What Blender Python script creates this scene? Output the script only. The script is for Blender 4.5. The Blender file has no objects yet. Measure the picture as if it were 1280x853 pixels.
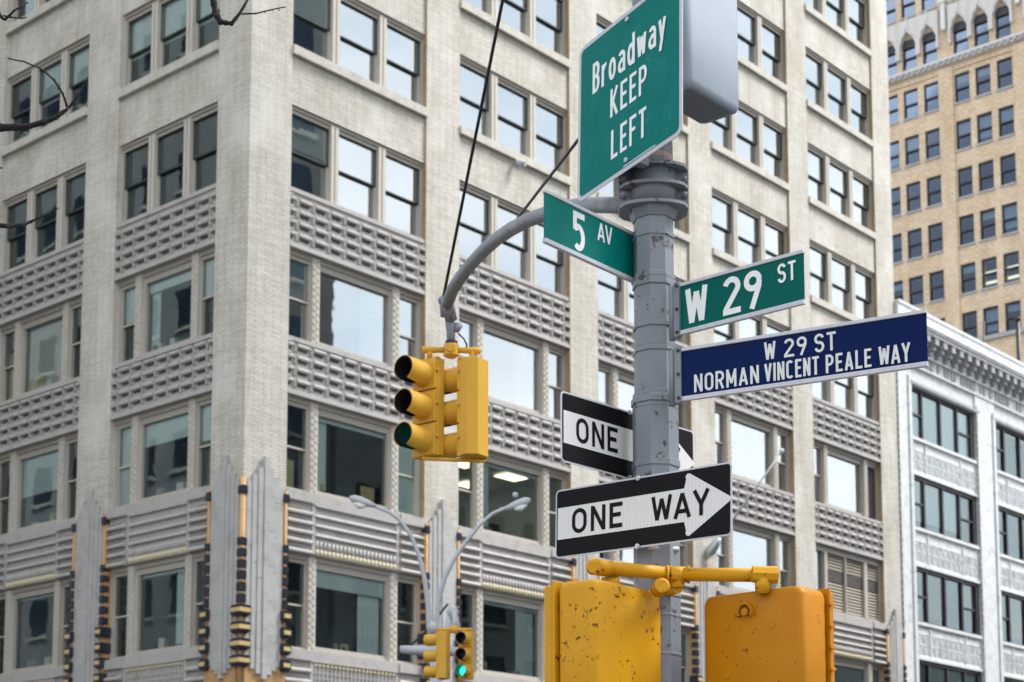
import bpy, math, random
from mathutils import Vector, Matrix
R = math.radians
random.seed(7)
S = bpy.context.scene
COL = S.collection

# ------------------------------------------------------------------ camera
FPX, CY = 2143.05, 855.95            # focal length and principal row in 1280x853 pixels (shift lens)
YAW, PITCH = 0.851245, 0.1150708
CAM = Vector((-28.73204, -34.63336, 1.6))
_f = Vector((math.sin(YAW)*math.cos(PITCH), math.cos(YAW)*math.cos(PITCH), math.sin(PITCH)))
_r = Vector((math.cos(YAW), -math.sin(YAW), 0)); _u = _r.cross(_f)
cam = bpy.data.cameras.new('camera'); camo = bpy.data.objects.new('camera', cam); COL.objects.link(camo)
camo.matrix_world = Matrix(((_r.x, _u.x, -_f.x, CAM.x), (_r.y, _u.y, -_f.y, CAM.y), (_r.z, _u.z, -_f.z, CAM.z), (0, 0, 0, 1)))
cam.sensor_width = 36; cam.lens = FPX/1280*36; cam.shift_y = (CY-426.5)/1280
cam.clip_start = .1; cam.clip_end = 2000
cam.dof.use_dof = True; cam.dof.focus_distance = 7.6; cam.dof.aperture_fstop = 5.0
S.camera = camo

def at(px, py, depth):
    """world point seen at a pixel of the 1280x853 photograph, 'depth' metres in front of the lens"""
    return CAM + (_f + _r*((px-640)/FPX) + _u*(-(py-CY)/FPX))*depth

# ------------------------------------------------------------------ world, sun, exposure
W = bpy.data.worlds.new('World'); S.world = W; W.use_nodes = True
nt = W.node_tree; nt.nodes.clear()
out = nt.nodes.new('ShaderNodeOutputWorld'); bg = nt.nodes.new('ShaderNodeBackground')
sky = nt.nodes.new('ShaderNodeTexSky'); sky.sky_type = 'NISHITA'; sky.sun_disc = False
SUN_EL, SUN_AZ = R(52), R(128)        # azimuth clockwise from +Y
sky.sun_elevation = SUN_EL; sky.sun_rotation = SUN_AZ
tc = nt.nodes.new('ShaderNodeTexCoord'); nz = nt.nodes.new('ShaderNodeTexNoise')
nz.inputs['Scale'].default_value = 2.2; nz.inputs['Detail'].default_value = 6; nz.inputs['Roughness'].default_value = .6
mp = nt.nodes.new('ShaderNodeMapping'); mp.inputs['Scale'].default_value = (1, 1, 2.6)
rmp = nt.nodes.new('ShaderNodeValToRGB')
rmp.color_ramp.elements[0].position = .36; rmp.color_ramp.elements[0].color = (.60, .69, .77, 1)
rmp.color_ramp.elements[1].position = .6; rmp.color_ramp.elements[1].color = (1, 1, 1, 1)
scl = nt.nodes.new('ShaderNodeVectorMath'); scl.operation = 'SCALE'; scl.inputs['Scale'].default_value = 13.0
mx = nt.nodes.new('ShaderNodeMix'); mx.data_type = 'RGBA'; mx.inputs['Factor'].default_value = .82
L = nt.links.new
L(tc.outputs['Generated'], mp.inputs['Vector']); L(mp.outputs[0], nz.inputs['Vector']); L(nz.outputs['Fac'], rmp.inputs[0])
L(rmp.outputs[0], scl.inputs[0]); L(sky.outputs[0], mx.inputs['A']); L(scl.outputs[0], mx.inputs['B'])
L(mx.outputs['Result'], bg.inputs[0]); bg.inputs[1].default_value = .1; L(bg.outputs[0], out.inputs[0])
sun = bpy.data.lights.new('sun', 'SUN'); sun.energy = 3.5; sun.angle = R(24); sun.color = (1, .965, .92)
suno = bpy.data.objects.new('sun', sun); COL.objects.link(suno)
sd = Vector((math.sin(SUN_AZ)*math.cos(SUN_EL), math.cos(SUN_AZ)*math.cos(SUN_EL), math.sin(SUN_EL)))
suno.rotation_euler = (-sd).to_track_quat('-Z', 'Y').to_euler(); suno.location = (0, 0, 90)
S.view_settings.view_transform = 'Standard'; S.view_settings.look = 'None'; S.view_settings.gamma = 1
S.view_settings.exposure = 0.76
S.cycles.max_bounces = 6; S.cycles.transparent_max_bounces = 12; S.cycles.caustics_reflective = False; S.cycles.caustics_refractive = False

# ------------------------------------------------------------------ mesh helpers
class MB:
    def __init__(s): s.v = []; s.f = []; s.sm = []
    def quad(s, a, b, c, d):
        n = len(s.v); s.v += [tuple(a), tuple(b), tuple(c), tuple(d)]; s.f.append((n, n+1, n+2, n+3)); s.sm.append(0); return s
    def box(s, x0, x1, y0, y1, z0, z1):
        n = len(s.v)
        s.v += [(x0,y0,z0),(x1,y0,z0),(x1,y1,z0),(x0,y1,z0),(x0,y0,z1),(x1,y0,z1),(x1,y1,z1),(x0,y1,z1)]
        for q in ((0,3,2,1),(4,5,6,7),(0,1,5,4),(1,2,6,5),(2,3,7,6),(3,0,4,7)): s.f.append(tuple(n+i for i in q)); s.sm.append(0)
        return s
    def hexa(s, p):  # 8 points ordered like box
        n = len(s.v); s.v += [tuple(q) for q in p]
        for q in ((0,3,2,1),(4,5,6,7),(0,1,5,4),(1,2,6,5),(2,3,7,6),(3,0,4,7)): s.f.append(tuple(n+i for i in q)); s.sm.append(0)
        return s
    def loft(s, rings, cap=True, smooth=False, closed=True):
        n = len(s.v); k = len(rings[0])
        for r in rings: s.v += [tuple(p) for p in r]
        for i in range(len(rings)-1):
            for j in range(k if closed else k-1):
                j2 = (j+1) % k
                s.f.append((n+i*k+j, n+i*k+j2, n+(i+1)*k+j2, n+(i+1)*k+j)); s.sm.append(smooth)
        if cap:
            s.f.append(tuple(n+j for j in reversed(range(k)))); s.sm.append(0)
            s.f.append(tuple(n+(len(rings)-1)*k+j for j in range(k))); s.sm.append(0)
        return s
    def tube(s, pts, rad, k=12, smooth=True, cap=True):
        pts = [Vector(p) for p in pts]; rings = []
        if not isinstance(rad, (list, tuple)): rad = [rad]*len(pts)
        prev = None
        for i, p in enumerate(pts):
            t = (pts[min(i+1, len(pts)-1)]-pts[max(i-1, 0)]).normalized()
            if prev is None:
                a = Vector((0,0,1)) if abs(t.z) < .9 else Vector((1,0,0)); a = (a-t*a.dot(t)).normalized()
            else: a = (prev-t*prev.dot(t)).normalized()
            prev = a; b = t.cross(a)
            rings.append([p+(a*math.cos(2*math.pi*j/k)+b*math.sin(2*math.pi*j/k))*rad[i] for j in range(k)])
        return s.loft(rings, cap, smooth)
    def cyl(s, c, axis, r, l, k=12, smooth=True):
        c = Vector(c); a = Vector(axis).normalized(); return s.tube([c, c+a*l], r, k, smooth)
    def ball(s, c, r, k=10, m=6):
        c = Vector(c); return s.tube([c+Vector((0,0,-r*math.cos(math.pi*i/m))) for i in range(m+1)], [max(r*math.sin(math.pi*i/m), r*.02) for i in range(m+1)], k)
    def prism(s, poly, fn, h0, h1):  # poly 2d list; fn(x,y,h) -> point
        return s.loft([[fn(x, y, h0) for x, y in poly], [fn(x, y, h1) for x, y in poly]], True, False)
    def mesh(s, name, mat):
        m = bpy.data.meshes.new(name); m.from_pydata(s.v, [], s.f)
        m.polygons.foreach_set('use_smooth', [bool(x) for x in s.sm])
        m.materials.append(mat); m.validate(); m.update(); return m
    def build(s, name, mat, parent=None, loc=None, rz=0, bevel=0, fix=False):
        m = s.mesh(name, mat)
        if fix:
            import bmesh
            b = bmesh.new(); b.from_mesh(m); bmesh.ops.recalc_face_normals(b, faces=b.faces); b.to_mesh(m); b.free()
        return inst(name, m, parent, loc, rz, bevel)

def inst(name, mesh, parent=None, loc=None, rz=0, bevel=0):
    o = bpy.data.objects.new(name, mesh); COL.objects.link(o)
    if parent: o.parent = parent
    if loc is not None: o.location = loc
    if rz: o.rotation_euler = (0, 0, rz)
    if bevel:
        b = o.modifiers.new('bevel', 'BEVEL'); b.width = bevel; b.segments = 2; b.limit_method = 'ANGLE'; b.angle_limit = R(40)
    return o
def tag(o, label, cat, group=None, kind=None):
    o['label'] = label; o['category'] = cat
    if group: o['group'] = group
    if kind: o['kind'] = kind
    return o
def empty(name, loc, label, cat, rz=0, group=None):
    o = bpy.data.objects.new(name, None); COL.objects.link(o); o.location = loc; o.rotation_euler = (0, 0, rz); o.empty_display_size = .2
    return tag(o, label, cat, group)
def structure(o): o['kind'] = 'structure'; return o

# ------------------------------------------------------------------ materials
class Mt:
    def __init__(s, name):
        s.m = bpy.data.materials.new(name); s.m.use_nodes = True; s.t = s.m.node_tree; s.t.nodes.clear()
        s.o = s.n('ShaderNodeOutputMaterial')
    def n(s, t, **k):
        x = s.t.nodes.new(t)
        for a, b in k.items(): setattr(x, a, b)
        return x
    def l(s, a, b): s.t.links.new(a, b)
    def pos(s, sc=(1,1,1), obj=False):
        if obj: g = s.n('ShaderNodeTexCoord').outputs['Object']
        else: g = s.n('ShaderNodeNewGeometry').outputs['Position']
        m = s.n('ShaderNodeMapping'); m.inputs['Scale'].default_value = sc; s.l(g, m.inputs[0]); return m.outputs[0]
    def noise(s, vec, scale, detail=4, rough=.6):
        x = s.n('ShaderNodeTexNoise'); x.inputs['Scale'].default_value = scale; x.inputs['Detail'].default_value = detail; x.inputs['Roughness'].default_value = rough
        s.l(vec, x.inputs['Vector']); return x.outputs['Fac']
    def ramp(s, fac, *st):
        x = s.n('ShaderNodeValToRGB'); e = x.color_ramp.elements
        while len(e) < len(st): e.new(.5)
        for i, (p, c) in enumerate(st):
            e[i].position = p; e[i].color = (c, c, c, 1) if isinstance(c, (int, float)) else tuple(c)+(1,)
        s.l(fac, x.inputs[0]); return x.outputs[0]
    def mix(s, fac, a, b, mode='MIX'):
        x = s.n('ShaderNodeMix', data_type='RGBA', blend_type=mode)
        for v, i in ((fac, 'Factor'), (a, 'A'), (b, 'B')):
            if isinstance(v, (int, float)): x.inputs[i].default_value = v
            elif isinstance(v, tuple): x.inputs[i].default_value = v+(1,)
            else: s.l(v, x.inputs[i])
        return x.outputs['Result']
    def princ(s, col, rough=.7, metal=0, spec=.4, bump=None, bd=.02, coat=0, emit=None, es=0):
        p = s.n('ShaderNodeBsdfPrincipled')
        if isinstance(col, tuple): p.inputs['Base Color'].default_value = col+(1,)
        else: s.l(col, p.inputs['Base Color'])
        if isinstance(rough, (int, float)): p.inputs['Roughness'].default_value = rough
        else: s.l(rough, p.inputs['Roughness'])
        p.inputs['Metallic'].default_value = metal; p.inputs['Specular IOR Level'].default_value = spec
        p.inputs['Coat Weight'].default_value = coat
        if emit: p.inputs['Emission Color'].default_value = emit+(1,); p.inputs['Emission Strength'].default_value = es
        if bump is not None:
            b = s.n('ShaderNodeBump'); b.inputs['Distance'].default_value = bd; b.inputs['Strength'].default_value = 1
            s.l(bump, b.inputs['Height']); s.l(b.outputs[0], p.inputs['Normal'])
        s.l(p.outputs[0], s.o.inputs[0]); return s.m

def brick_mat(name, c1, c2, mortar, stain, bw=.21, rh=.075, ms=.014, stain_amt=.65, dirt=(.20,.16,.11)):
    k = Mt(name)
    g = k.n('ShaderNodeNewGeometry').outputs['Position']
    sep = k.n('ShaderNodeSeparateXYZ'); k.l(g, sep.inputs[0])
    add = k.n('ShaderNodeMath', operation='ADD'); k.l(sep.outputs[0], add.inputs[0]); k.l(sep.outputs[1], add.inputs[1])
    cmb = k.n('ShaderNodeCombineXYZ'); k.l(add.outputs[0], cmb.inputs[0]); k.l(sep.outputs[2], cmb.inputs[1])
    b = k.n('ShaderNodeTexBrick'); k.l(cmb.outputs[0], b.inputs['Vector'])
    b.inputs['Scale'].default_value = 1; b.inputs['Brick Width'].default_value = bw; b.inputs['Row Height'].default_value = rh
    b.inputs['Mortar Size'].default_value = ms; b.inputs['Mortar Smooth'].default_value = .2; b.inputs['Bias'].default_value = -.15
    b.inputs['Color1'].default_value = c1+(1,); b.inputs['Color2'].default_value = c2+(1,); b.inputs['Mortar'].default_value = mortar+(1,)
    n1 = k.noise(k.pos((1,1,.35)), .8, 6, .7); n2 = k.noise(k.pos((1,1,1)), 6, 4, .7); n3 = k.noise(k.pos((2.2,2.2,.35)), 1.7, 5, .7)
    c = k.mix(k.ramp(n1, (.42, 0), (.72, stain_amt)), b.outputs['Color'], stain, 'MULTIPLY')
    c = k.mix(k.ramp(n2, (.35, .25), (.65, 0)), c, (.55,.5,.42), 'MULTIPLY')
    c = k.mix(k.ramp(n3, (.54, 0), (.76, stain_amt*.9)), c, dirt, 'MIX')
    c = k.mix(k.ramp(k.noise(k.pos((1,1,1)), 2.6, 6, .75), (.55, 0), (.75, stain_amt*.6)), c, tuple(x*.8 for x in dirt), 'MIX')
    c = k.mix(k.ramp(k.noise(k.pos((1,1,.7)), .55, 3, .5), (.5, 0), (.7, .35)), c, tuple(min(1,x*1.08) for x in c1), 'MIX')
    inv = k.n('ShaderNodeMath', operation='MULTIPLY_ADD'); k.l(b.outputs['Fac'], inv.inputs[0]); inv.inputs[1].default_value = -1; inv.inputs[2].default_value = 1
    return k.princ(c, .85, spec=.25, bump=inv.outputs[0], bd=.008)

def plain(name, col, rough=.6, var=.12, scale=5, metal=0, spec=.4, dirt=None, dscale=3, damt=.4, obj=False, bd=0, coat=0):
    k = Mt(name); v = k.pos((1,1,1), obj)
    n = k.noise(v, scale, 5)
    c = k.mix(k.ramp(n, (.3, var), (.7, 0)), col, tuple(x*.45 for x in col))
    if dirt: c = k.mix(k.ramp(k.noise(v, dscale, 6, .7), (.52, 0), (.72, damt)), c, dirt)
    return k.princ(c, rough, metal, spec, bump=(k.noise(v, scale*6, 4) if bd else None), bd=bd, coat=coat)

M = {}
M['brick'] = brick_mat('cream_brick', (.80,.79,.745), (.67,.655,.605), (.40,.38,.335), (.66,.61,.51), bw=.62, rh=.072, dirt=(.36,.31,.23))
M['tan_brick'] = brick_mat('tan_brick', (.76,.62,.47), (.63,.50,.365), (.52,.42,.31), (.88,.76,.62), bw=.5, rh=.22, ms=.03, stain_amt=.55, dirt=(.42,.26,.14))
M['dark_brick'] = brick_mat('brown_brick', (.40,.42,.43), (.32,.33,.35), (.34,.34,.34), (.6,.6,.6))
M['dark_brick2'] = brick_mat('grey_brick', (.28,.30,.32), (.22,.24,.26), (.24,.24,.25), (.7,.65,.6))
M['stone'] = plain('grey_stone', (.48,.48,.475), .8, .25, 2.5, dirt=(.27,.235,.19), dscale=1.6, damt=.55, bd=.01)
M['sillstone'] = plain('limestone', (.60,.58,.52), .8, .3, 3, dirt=(.24,.2,.14), dscale=4, damt=.5, bd=.01)
M['terra'] = plain('grey_terracotta', (.47,.455,.44), .55, .22, 3, dirt=(.22,.19,.16), dscale=2.5, damt=.5)
M['white_stone'] = plain('white_glazed_stone', (.74,.77,.78), .6, .3, 2, dirt=(.28,.28,.28), dscale=2.6, damt=.7, bd=.006)
M['crown'] = plain('pale_crown_stone', (.66,.64,.62), .7, .25, 3, dirt=(.35,.33,.33), dscale=3, damt=.5)
M['grey_stone2'] = plain('grey_ornament_stone', (.40,.41,.43), .7, .3, 5, dirt=(.12,.12,.13), dscale=6, damt=.7)  # mid-grey ornament stone with near-black mottling
M['orange'] = plain('ochre_terracotta', (.55,.335,.15), .6, .25, 6, dirt=(.32,.13,.03), dscale=5, damt=.6)
M['black_glaze'] = plain('black_glazed_tile', (.035,.032,.045), .22, .2, 6, spec=.6)
M['gold_glaze'] = plain('gold_glazed_tile', (.66,.50,.22), .35, .2, 6)
M['yellow_tip'] = plain('yellow_glazed_tip', (.62,.56,.38), .5, .2, 6)
M['frame'] = plain('taupe_window_frame', (.47,.44,.395), .5, .15, 5)
M['mull'] = plain('grey_mullion', (.56,.53,.47), .6, .2, 3)
M['rail'] = plain('dark_green_rail', (.035,.05,.048), .4, .1, 5)
M['darkframe'] = plain('dark_steel_frame', (.045,.043,.055), .45, .2, 5)
M['blind'] = plain('pale_roller_blind', (.78,.95,.93), .8, .08, 1.5)
M['curtain'] = plain('tan_blind', (.52,.44,.29), .9, .2, 8)
M['board'] = plain('pale_board', (.78,.80,.74), .8, .1, 2)
M['card'] = plain('yellow_board', (.62,.55,.28), .8, .12, 2)
M['interior'] = plain('interior_wall', (.34,.40,.42), .9, .35, .8)
M['concrete'] = plain('pavement_concrete', (.17,.165,.155), .9, .3, .8, bd=.01)
M['asphalt'] = plain('asphalt', (.055,.055,.058), .9, .3, 1.2, bd=.01)
M['paint'] = plain('road_paint', (.75,.75,.72), .8, .3, 4)
M['louvre'] = plain('taupe_louvre', (.42,.38,.31), .55, .15, 5)
M['dark'] = plain('dark_void', (.012,.012,.014), .9, .1, 1)
M['greydark'] = plain('dark_louvre', (.10,.09,.085), .6, .1, 5)

def glass(name, refl, tint, tr=.6, ior=1.7):
    k = Mt(name); g = k.n('ShaderNodeBsdfGlossy'); g.inputs['Roughness'].default_value = .015; g.inputs['Color'].default_value = refl+(1,)
    t = k.n('ShaderNodeBsdfTransparent'); t.inputs[0].default_value = tint+(1,)
    fr = k.n('ShaderNodeFresnel'); fr.inputs[0].default_value = ior
    ad = k.n('ShaderNodeMath', operation='ADD'); ad.inputs[1].default_value = tr; k.l(fr.outputs[0], ad.inputs[0]); ad.use_clamp = True
    n = k.noise(k.pos(), .9, 2); b = k.n('ShaderNodeBump'); b.inputs['Distance'].default_value = .0035; b.inputs['Strength'].default_value = .6
    k.l(n, b.inputs['Height']); k.l(b.outputs[0], g.inputs['Normal'])
    m = k.n('ShaderNodeMixShader'); k.l(ad.outputs[0], m.inputs[0]); k.l(t.outputs[0], m.inputs[1]); k.l(g.outputs[0], m.inputs[2])
    k.l(m.outputs[0], k.o.inputs[0]); return k.m
M['glass'] = glass('window_glass', (.90,.97,1), (.85,.97,.96), .40)
M['glass_dim'] = glass('window_glass_clear', (.78,.95,1), (.95,1,.99), .10, 1.5)
M['glass_far'] = glass('blue_window_glass', (.24,.29,.38), (.4,.47,.55), .06)

def painted(name, col, chip, amt=.62, rough=.38, rust=(.16,.06,.02), sc=14, spec=.5):
    k = Mt(name); v = k.pos()
    n1 = k.noise(v, sc, 8, .75); n2 = k.noise(v, sc*.25, 3); n3 = k.noise(v, 90, 3)
    c = k.mix(k.ramp(n2, (.3, .22), (.7, 0)), col, tuple(x*.6 for x in col))
    e = k.ramp(n1, (amt, 0), (amt+.025, 1)); msk = k.ramp(n2, (.5, 0), (.56, 1))
    ch = k.mix(1.0, e, msk, 'MULTIPLY')
    cc = k.mix(k.ramp(n3, (.4, 0), (.6, 1)), chip, rust)
    c = k.mix(ch, c, cc)
    h = k.mix(ch, k.mix(.12, (1.,1.,1.), n3), (.0,.0,.0))
    return k.princ(c, k.ramp(n2, (.3, rough+.15), (.7, rough)), 0, spec, bump=h, bd=.0015)
M['pole'] = painted('grey_pole_paint', (.180,.200,.232), (.05,.05,.05), .575, .42, rust=(.09,.05,.035), sc=17, spec=.3)
M['pole_dark'] = painted('dark_grey_clamp_paint', (.14,.15,.175), (.03,.03,.03), .64, .4)
M['yellow'] = painted('yellow_signal_paint', (.54,.265,.008), (.035,.016,.01), .585, .38, sc=34, spec=.2)
M['yellow3'] = painted('clean_orange_yellow_paint', (.43,.165,.001), (.12,.04,.01), .625, .38, sc=34, spec=.2)
M['yellow2'] = painted('light_yellow_signal_paint', (.60,.335,.04), (.25,.12,.02), .72, .42, spec=.22)
M['tape'] = plain('faded_pink_tape', (.42,.27,.22), .7, .3, 12)
M['brown_brick'] = brick_mat('rust_stained_brick', (.55,.42,.26), (.42,.31,.18), (.30,.23,.15), (.8,.7,.5))
M['galv'] = plain('galvanised_steel', (.50,.51,.53), .42, .3, 12, metal=.55, dirt=(.25,.25,.27), dscale=10, damt=.4)
M['lampgrey'] = plain('pale_lamp_grey', (.42,.45,.48), .4, .15, 5)
M['boxgrey'] = plain('blue_grey_box_paint', (.25,.29,.345), .7, .2, 5, spec=.15)
M['black'] = plain('black_plastic', (.012,.012,.014), .5, .1, 5)
M['cable'] = plain('black_cable', (.02,.02,.024), .5, .1, 9)
M['bark'] = plain('dark_bark', (.014,.010,.012), .9, .4, 30, dirt=(.30,.28,.27), dscale=7, damt=.25, bd=.005)
def signmat(name, col, rough=.35, streak=.15, pale=None):
    k = Mt(name); v = k.pos((1,1,1))
    n = k.noise(v, 7, 6, .7); n2 = k.noise(v, 45, 5, .8); n4 = k.noise(k.pos((26,26,2.5)), 1.6, 5, .7)
    c = k.mix(k.ramp(n, (.35, streak), (.65, 0)), col, tuple(x*.6 for x in col))
    c = k.mix(k.ramp(n4, (.5, 0), (.75, .22)), c, tuple(x*.45+.008 for x in col))
    if pale: c = k.mix(k.mix(1.0, k.ramp(n, (.5, 0), (.62, .5)), k.ramp(n2, (.5, 0), (.7, 1)), 'MULTIPLY'), c, pale)
    return k.princ(c, rough, 0, .06)
M['green'] = signmat('green_sign_sheeting', (0.0,.15,.125), .35, .1)
M['green2'] = signmat('weathered_green_sign_sheeting', (0.0,.15,.135), .35, .15, (.03,.30,.30))
M['green_shaded'] = signmat('shaded_green_sign_sheeting', (0.0,.095,.08), .35, .1)  # darker copy of the sign green; shade on the blade painted into it
M['blue'] = signmat('navy_sign_sheeting', (.001,.010,.066), .35, .1)
M['sblack'] = signmat('black_sign_sheeting', (.009,.008,.009), .4, .1)
M['silver'] = signmat('aluminium_sign_edge', (.50,.51,.56), .35, .2)
M['white'] = signmat('white_lettering', (.72,.74,.75), .4, .1)
M['greyw'] = signmat('grey_white_lettering', (.60,.62,.62), .4, .1)
def striped(name):
    k = Mt(name); tcn = k.n('ShaderNodeTexCoord').outputs['Object']; sp = k.n('ShaderNodeSeparateXYZ'); k.l(tcn, sp.inputs[0])
    m = k.n('ShaderNodeMath', operation='MULTIPLY'); m.inputs[1].default_value = 2*math.pi/.0185; k.l(sp.outputs[0], m.inputs[0])
    s_ = k.n('ShaderNodeMath', operation='SINE'); k.l(m.outputs[0], s_.inputs[0])
    c = k.mix(k.ramp(s_.outputs[0], (.2, 0), (.9, .3)), (.62,.62,.62), (.47,.46,.47))
    return k.princ(c, .4, 0, .1)
M['reflective'] = striped('reflective_white_sheeting')
def emis(name, col, st):
    k = Mt(name); e = k.n('ShaderNodeEmission'); e.inputs[0].default_value = col+(1,); e.inputs[1].default_value = st; k.l(e.outputs[0], k.o.inputs[0]); return k.m
M['green_lamp'] = emis('lit_green_lens', (.02,.95,.62), 1.1)
M['green_lamp_dim'] = emis('lit_green_lens_edge', (.0,.7,.42), .5)
M['ceil'] = emis('lit_ceiling_panel', (1,.88,.55), 1.6)
M['warm'] = emis('warm_lamp', (1,.8,.4), 2.2)

# ================================================================== GROUND
structure(MB().quad((-1500,-1500,-.16),(1500,-1500,-.16),(1500,1500,-.16),(-1500,1500,-.16)).build('ground', M['concrete']))
rd = MB(); rd.quad((-200,-18,-.15),(300,-18,-.15),(300,-4.5,-.15),(-200,-4.5,-.15)); structure(rd.build('road', M['asphalt']))
rd = MB(); rd.quad((-19,-18.01,-.146),(-5,-18.01,-.146),(-5,-200,-.146),(-19,-200,-.146)); rd.quad((-19,200,-.146),(-5,200,-.146),(-5,-4.49,-.146),(-19,-4.49,-.146)); structure(rd.build('road', M['asphalt']))
def pave(x0,x1,y0,y1):
    b = MB(); b.box(x0,x1,y0,y1,-.155,0); structure(b.build('pavement', M['concrete']))
pave(-5,300,-4.5,120); pave(-5,300,-200,-18); pave(-200,-19,-4.5,120); pave(-200,-19,-200,-18)
b = MB()
for i in range(12): b.quad((-4.9+.0,-17.5+i*1.05,-.142),(-1.9,-17.5+i*1.05,-.142),(-1.9,-17.0+i*1.05,-.142),(-4.9,-17.0+i*1.05,-.142))
structure(b.build('road_marking', M['paint']))

# ================================================================== CORNER BUILDING
B1 = empty('office_building', (0,0,0), 'tall cream brick corner office building with grey relief panels and black and ochre tiled piers', 'building')
TOP = 47.0
RB = [(1.50+6.84*k, 6.87+6.84*k) for k in range(5)]        # right face bays
LB = [(1.38+6.2*k, 6.00+6.2*k) for k in range(4)]          # left face bays (distance from the corner)
HEADS = [27.27, 31.35, 35.43, 39.51, 43.59]                # heads of plain upper rows
SILLB = [24.60, 28.70, 32.78, 36.86, 40.94]
# a facade maps local (u, d, z): right face rotation 0; left face rotation -90 with u negative
class Fac:
    def __init__(s, name, rz, sgn, bays): s.name=name; s.rz=rz; s.sgn=sgn; s.bays=bays
    def rng(s, bay):
        a, b = s.bays[bay]; return (a, b) if s.sgn > 0 else (-b, -a)
    def world(s, u, d, z):
        return Vector((u, d, z)) if s.sgn > 0 else Vector((d, -u, z))
FR = Fac('right', 0, 1, RB); FL = Fac('left', R(-90), -1, LB)
def put(fac, mb_or_mesh, name, mat, parent=B1, loc=(0,0,0), bevel=0):
    m = mb_or_mesh if isinstance(mb_or_mesh, bpy.types.Mesh) else mb_or_mesh.mesh(name, mat)
    return inst(name, m, parent, fac.world(*loc), fac.rz, bevel)

# piers
MB().box(0,1.5,0,1.38,0,TOP).build('brick_pier', M['brick'], B1)
for i in range(5):
    a = RB[i][1]; e = RB[i+1][0] if i < 4 else 35.70
    MB().box(a,e,0,.6,0,TOP).build('brick_pier', M['brick'], B1)
for i in range(4):
    a = LB[i][1]; e = LB[i+1][0] if i < 3 else LB[i][1]+1.6
    MB().box(0,.6,a,e,0,TOP).build('brick_pier', M['brick'], B1)
YB = LB[3][1]+1.6
# core walls, floors, roof
c = MB(); c.box(.6,35.7,YB-.3,YB,0,TOP); c.box(35.35,35.695,.6,YB-.3,0,TOP); c.build('brick_rear_wall', M['brick'], B1)
c = MB(); c.box(-.0,35.7,0,YB,TOP,TOP+.5); c.box(-.35,36.0,-.35,YB,TOP+.5,TOP+1.1); c.build('roof_cornice', M['sillstone'], B1)
c = MB(); c.box(5,35.3,5.0,5.2,0,TOP-.1); c.box(5,5.2,5.2,YB-.4,0,TOP-.1); c.build('interior_wall', M['interior'], B1)
slabs = MB()
for z in [6.4, 10.75, 14.95, 19.1, 23.4]+[h+.25 for h in HEADS]:
    slabs.box(.62,35.3,.62,5,z,z+.25); slabs.box(.62,5,5,YB-.4,z,z+.25)
slabs.build('floor_slab', M['interior'], B1)
cw = MB()
for i in range(4):
    a = (RB[i][1]+RB[i+1][0])/2; cw.box(a-.08,a+.08,.62,4.98,0,TOP-.2)
for i in range(3):
    a = (LB[i][1]+LB[i+1][0])/2; cw.box(.62,4.98,a-.08,a+.08,0,TOP-.2)
cw.build('partition_wall', M['interior'], B1)

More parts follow.
